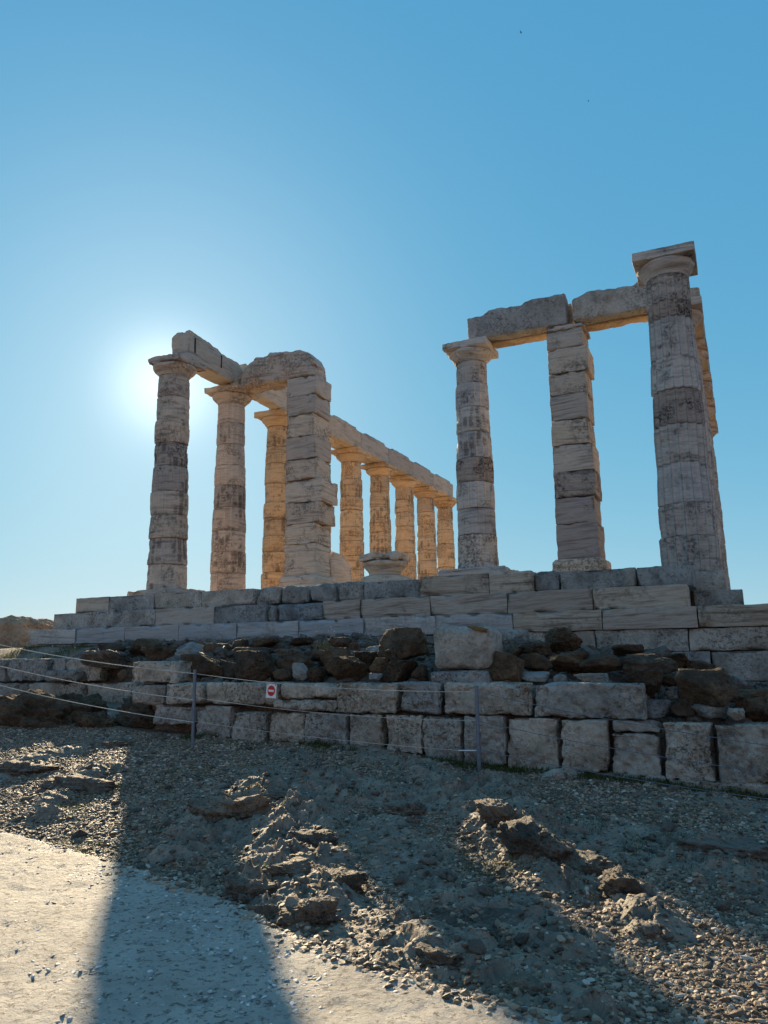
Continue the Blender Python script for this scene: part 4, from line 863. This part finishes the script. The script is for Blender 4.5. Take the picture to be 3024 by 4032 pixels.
# ---------------------------------------------------------------- birds and the visitor behind the rocks
def bird(loc, sc_, label, fly=False):
    prof = [(-1, .02), (-.7, .16), (-.3, .30), (.1, .34), (.5, .24), (.68, .17), (.82, .2), (1.0, .17), (1.12, .03)]
    n = 14; V = []
    for x_, r in prof:
        for i in range(n):
            a_ = i*2*math.pi/n; V.append((x_*sc_, r*sc_*math.cos(a_), (r*math.sin(a_)+(.25 if x_ > .6 else 0))*sc_))
    Fs = [(k*n+i, k*n+(i+1) % n, (k+1)*n+(i+1) % n, (k+1)*n+i) for k in range(len(prof)-1) for i in range(n)]
    o = mesh('bird', V, Fs, M['black'], loc=loc); tag(o, label, 'bird'); 
    s_ = sc_
    if fly:
        for q in (1, -1): mesh('wing', [(.3*s_, q*.2*s_, .1*s_), (-.3*s_, q*.2*s_, .1*s_), (-.4*s_, q*2.0*s_, .5*s_), (.0, q*2.3*s_, .55*s_), (.25*s_, q*1.2*s_, .4*s_), (.3*s_, q*.2*s_, .16*s_), (-.3*s_, q*.2*s_, .14*s_), (-.4*s_, q*2.0*s_, .53*s_), (.0, q*2.3*s_, .57*s_), (.25*s_, q*1.2*s_, .45*s_)], [(0, 1, 2, 3, 4), (9, 8, 7, 6, 5), (0, 4, 9, 5), (4, 3, 8, 9), (3, 2, 7, 8), (2, 1, 6, 7)], M['black'], o, False, sizes=1)
    else:
        for q in (1, -1): tube('leg', [(0, q*.1*s_, -.25*s_), (.05*s_, q*.1*s_, -.62*s_)], .02*s_*2, M['black'], o, 6)
    mesh('beak', [(1.08*s_, .04*s_, .25*s_), (1.08*s_, -.04*s_, .25*s_), (1.08*s_, 0, .33*s_), (1.4*s_, 0, .25*s_)], [(0, 1, 2), (0, 3, 1), (1, 3, 2), (2, 3, 0)], M['black'], o, False, sizes=1)
    return o
b1 = bird(onY(1012, 1425, 2.4), .07, 'small dark bird perched on top of the lumpy cross beam'); b1.rotation_euler = (0, R_(-35), R_(20))
bird(C+ray(2051, 128)*150, .2, 'tiny dark bird high in the sky, upper and left of the two', True)
bird(C+ray(2317, 398)*220, .2, 'tiny dark bird in the sky, lower and right of the two', True)
# visitor whose dark hair just shows over the far rocks
pc = C+ray(198, 2447)*27.0; zt = pc[2]; H = 1.70
pe = empty('person', (pc[0], pc[1], zt-H)); tag(pe, 'visitor in dark clothes behind the far left rocks, only dark hair showing', 'person')
me = bpy.data.meshes.new('body'); vv = [(0, 0, .92), (0, 0, 1.15), (0, 0, 1.38), (0, 0, 1.48), (0, -.01, 1.58), (.2, 0, 1.38), (.26, .02, 1.1), (.27, -.05, .86), (-.2, 0, 1.38), (-.26, .02, 1.1), (-.27, -.05, .86), (.1, 0, .88), (.11, 0, .48), (.11, .02, .08), (.11, -.14, .03), (-.1, 0, .88), (-.11, 0, .48), (-.11, .02, .08), (-.11, -.14, .03)]
ee = [(0, 1), (1, 2), (2, 3), (3, 4), (2, 5), (5, 6), (6, 7), (2, 8), (8, 9), (9, 10), (0, 11), (11, 12), (12, 13), (13, 14), (0, 15), (15, 16), (16, 17), (17, 18)]
me.from_pydata(vv, ee, []); bo = bpy.data.objects.new('body', me); scn.collection.objects.link(bo); bo.parent = pe; me.materials.append(M['clothes'])
sk = bo.modifiers.new('skin', 'SKIN'); rad = [.14, .14, .13, .055, .08, .06, .045, .035, .06, .045, .035, .085, .06, .045, .035, .085, .06, .045, .035]
for i, r in enumerate(rad): me.skin_vertices[0].data[i].radius = (r, r*.8)
me.skin_vertices[0].data[0].use_root = True; bo.modifiers.new('sub', 'SUBSURF').levels = 2
hv = I3[0]*np.array([.078, .095, .115])+np.array([0, -.01, 1.585]); mesh('head', hv, I3[1], M['skin'], pe)
hv = I3[0]*np.array([.088, .105, .105]); hv[:, 2] = np.where(hv[:, 2] < -.02, -.02, hv[:, 2]); mesh('hair', hv+np.array([0, .012, 1.60]), I3[1], M['black'], pe)
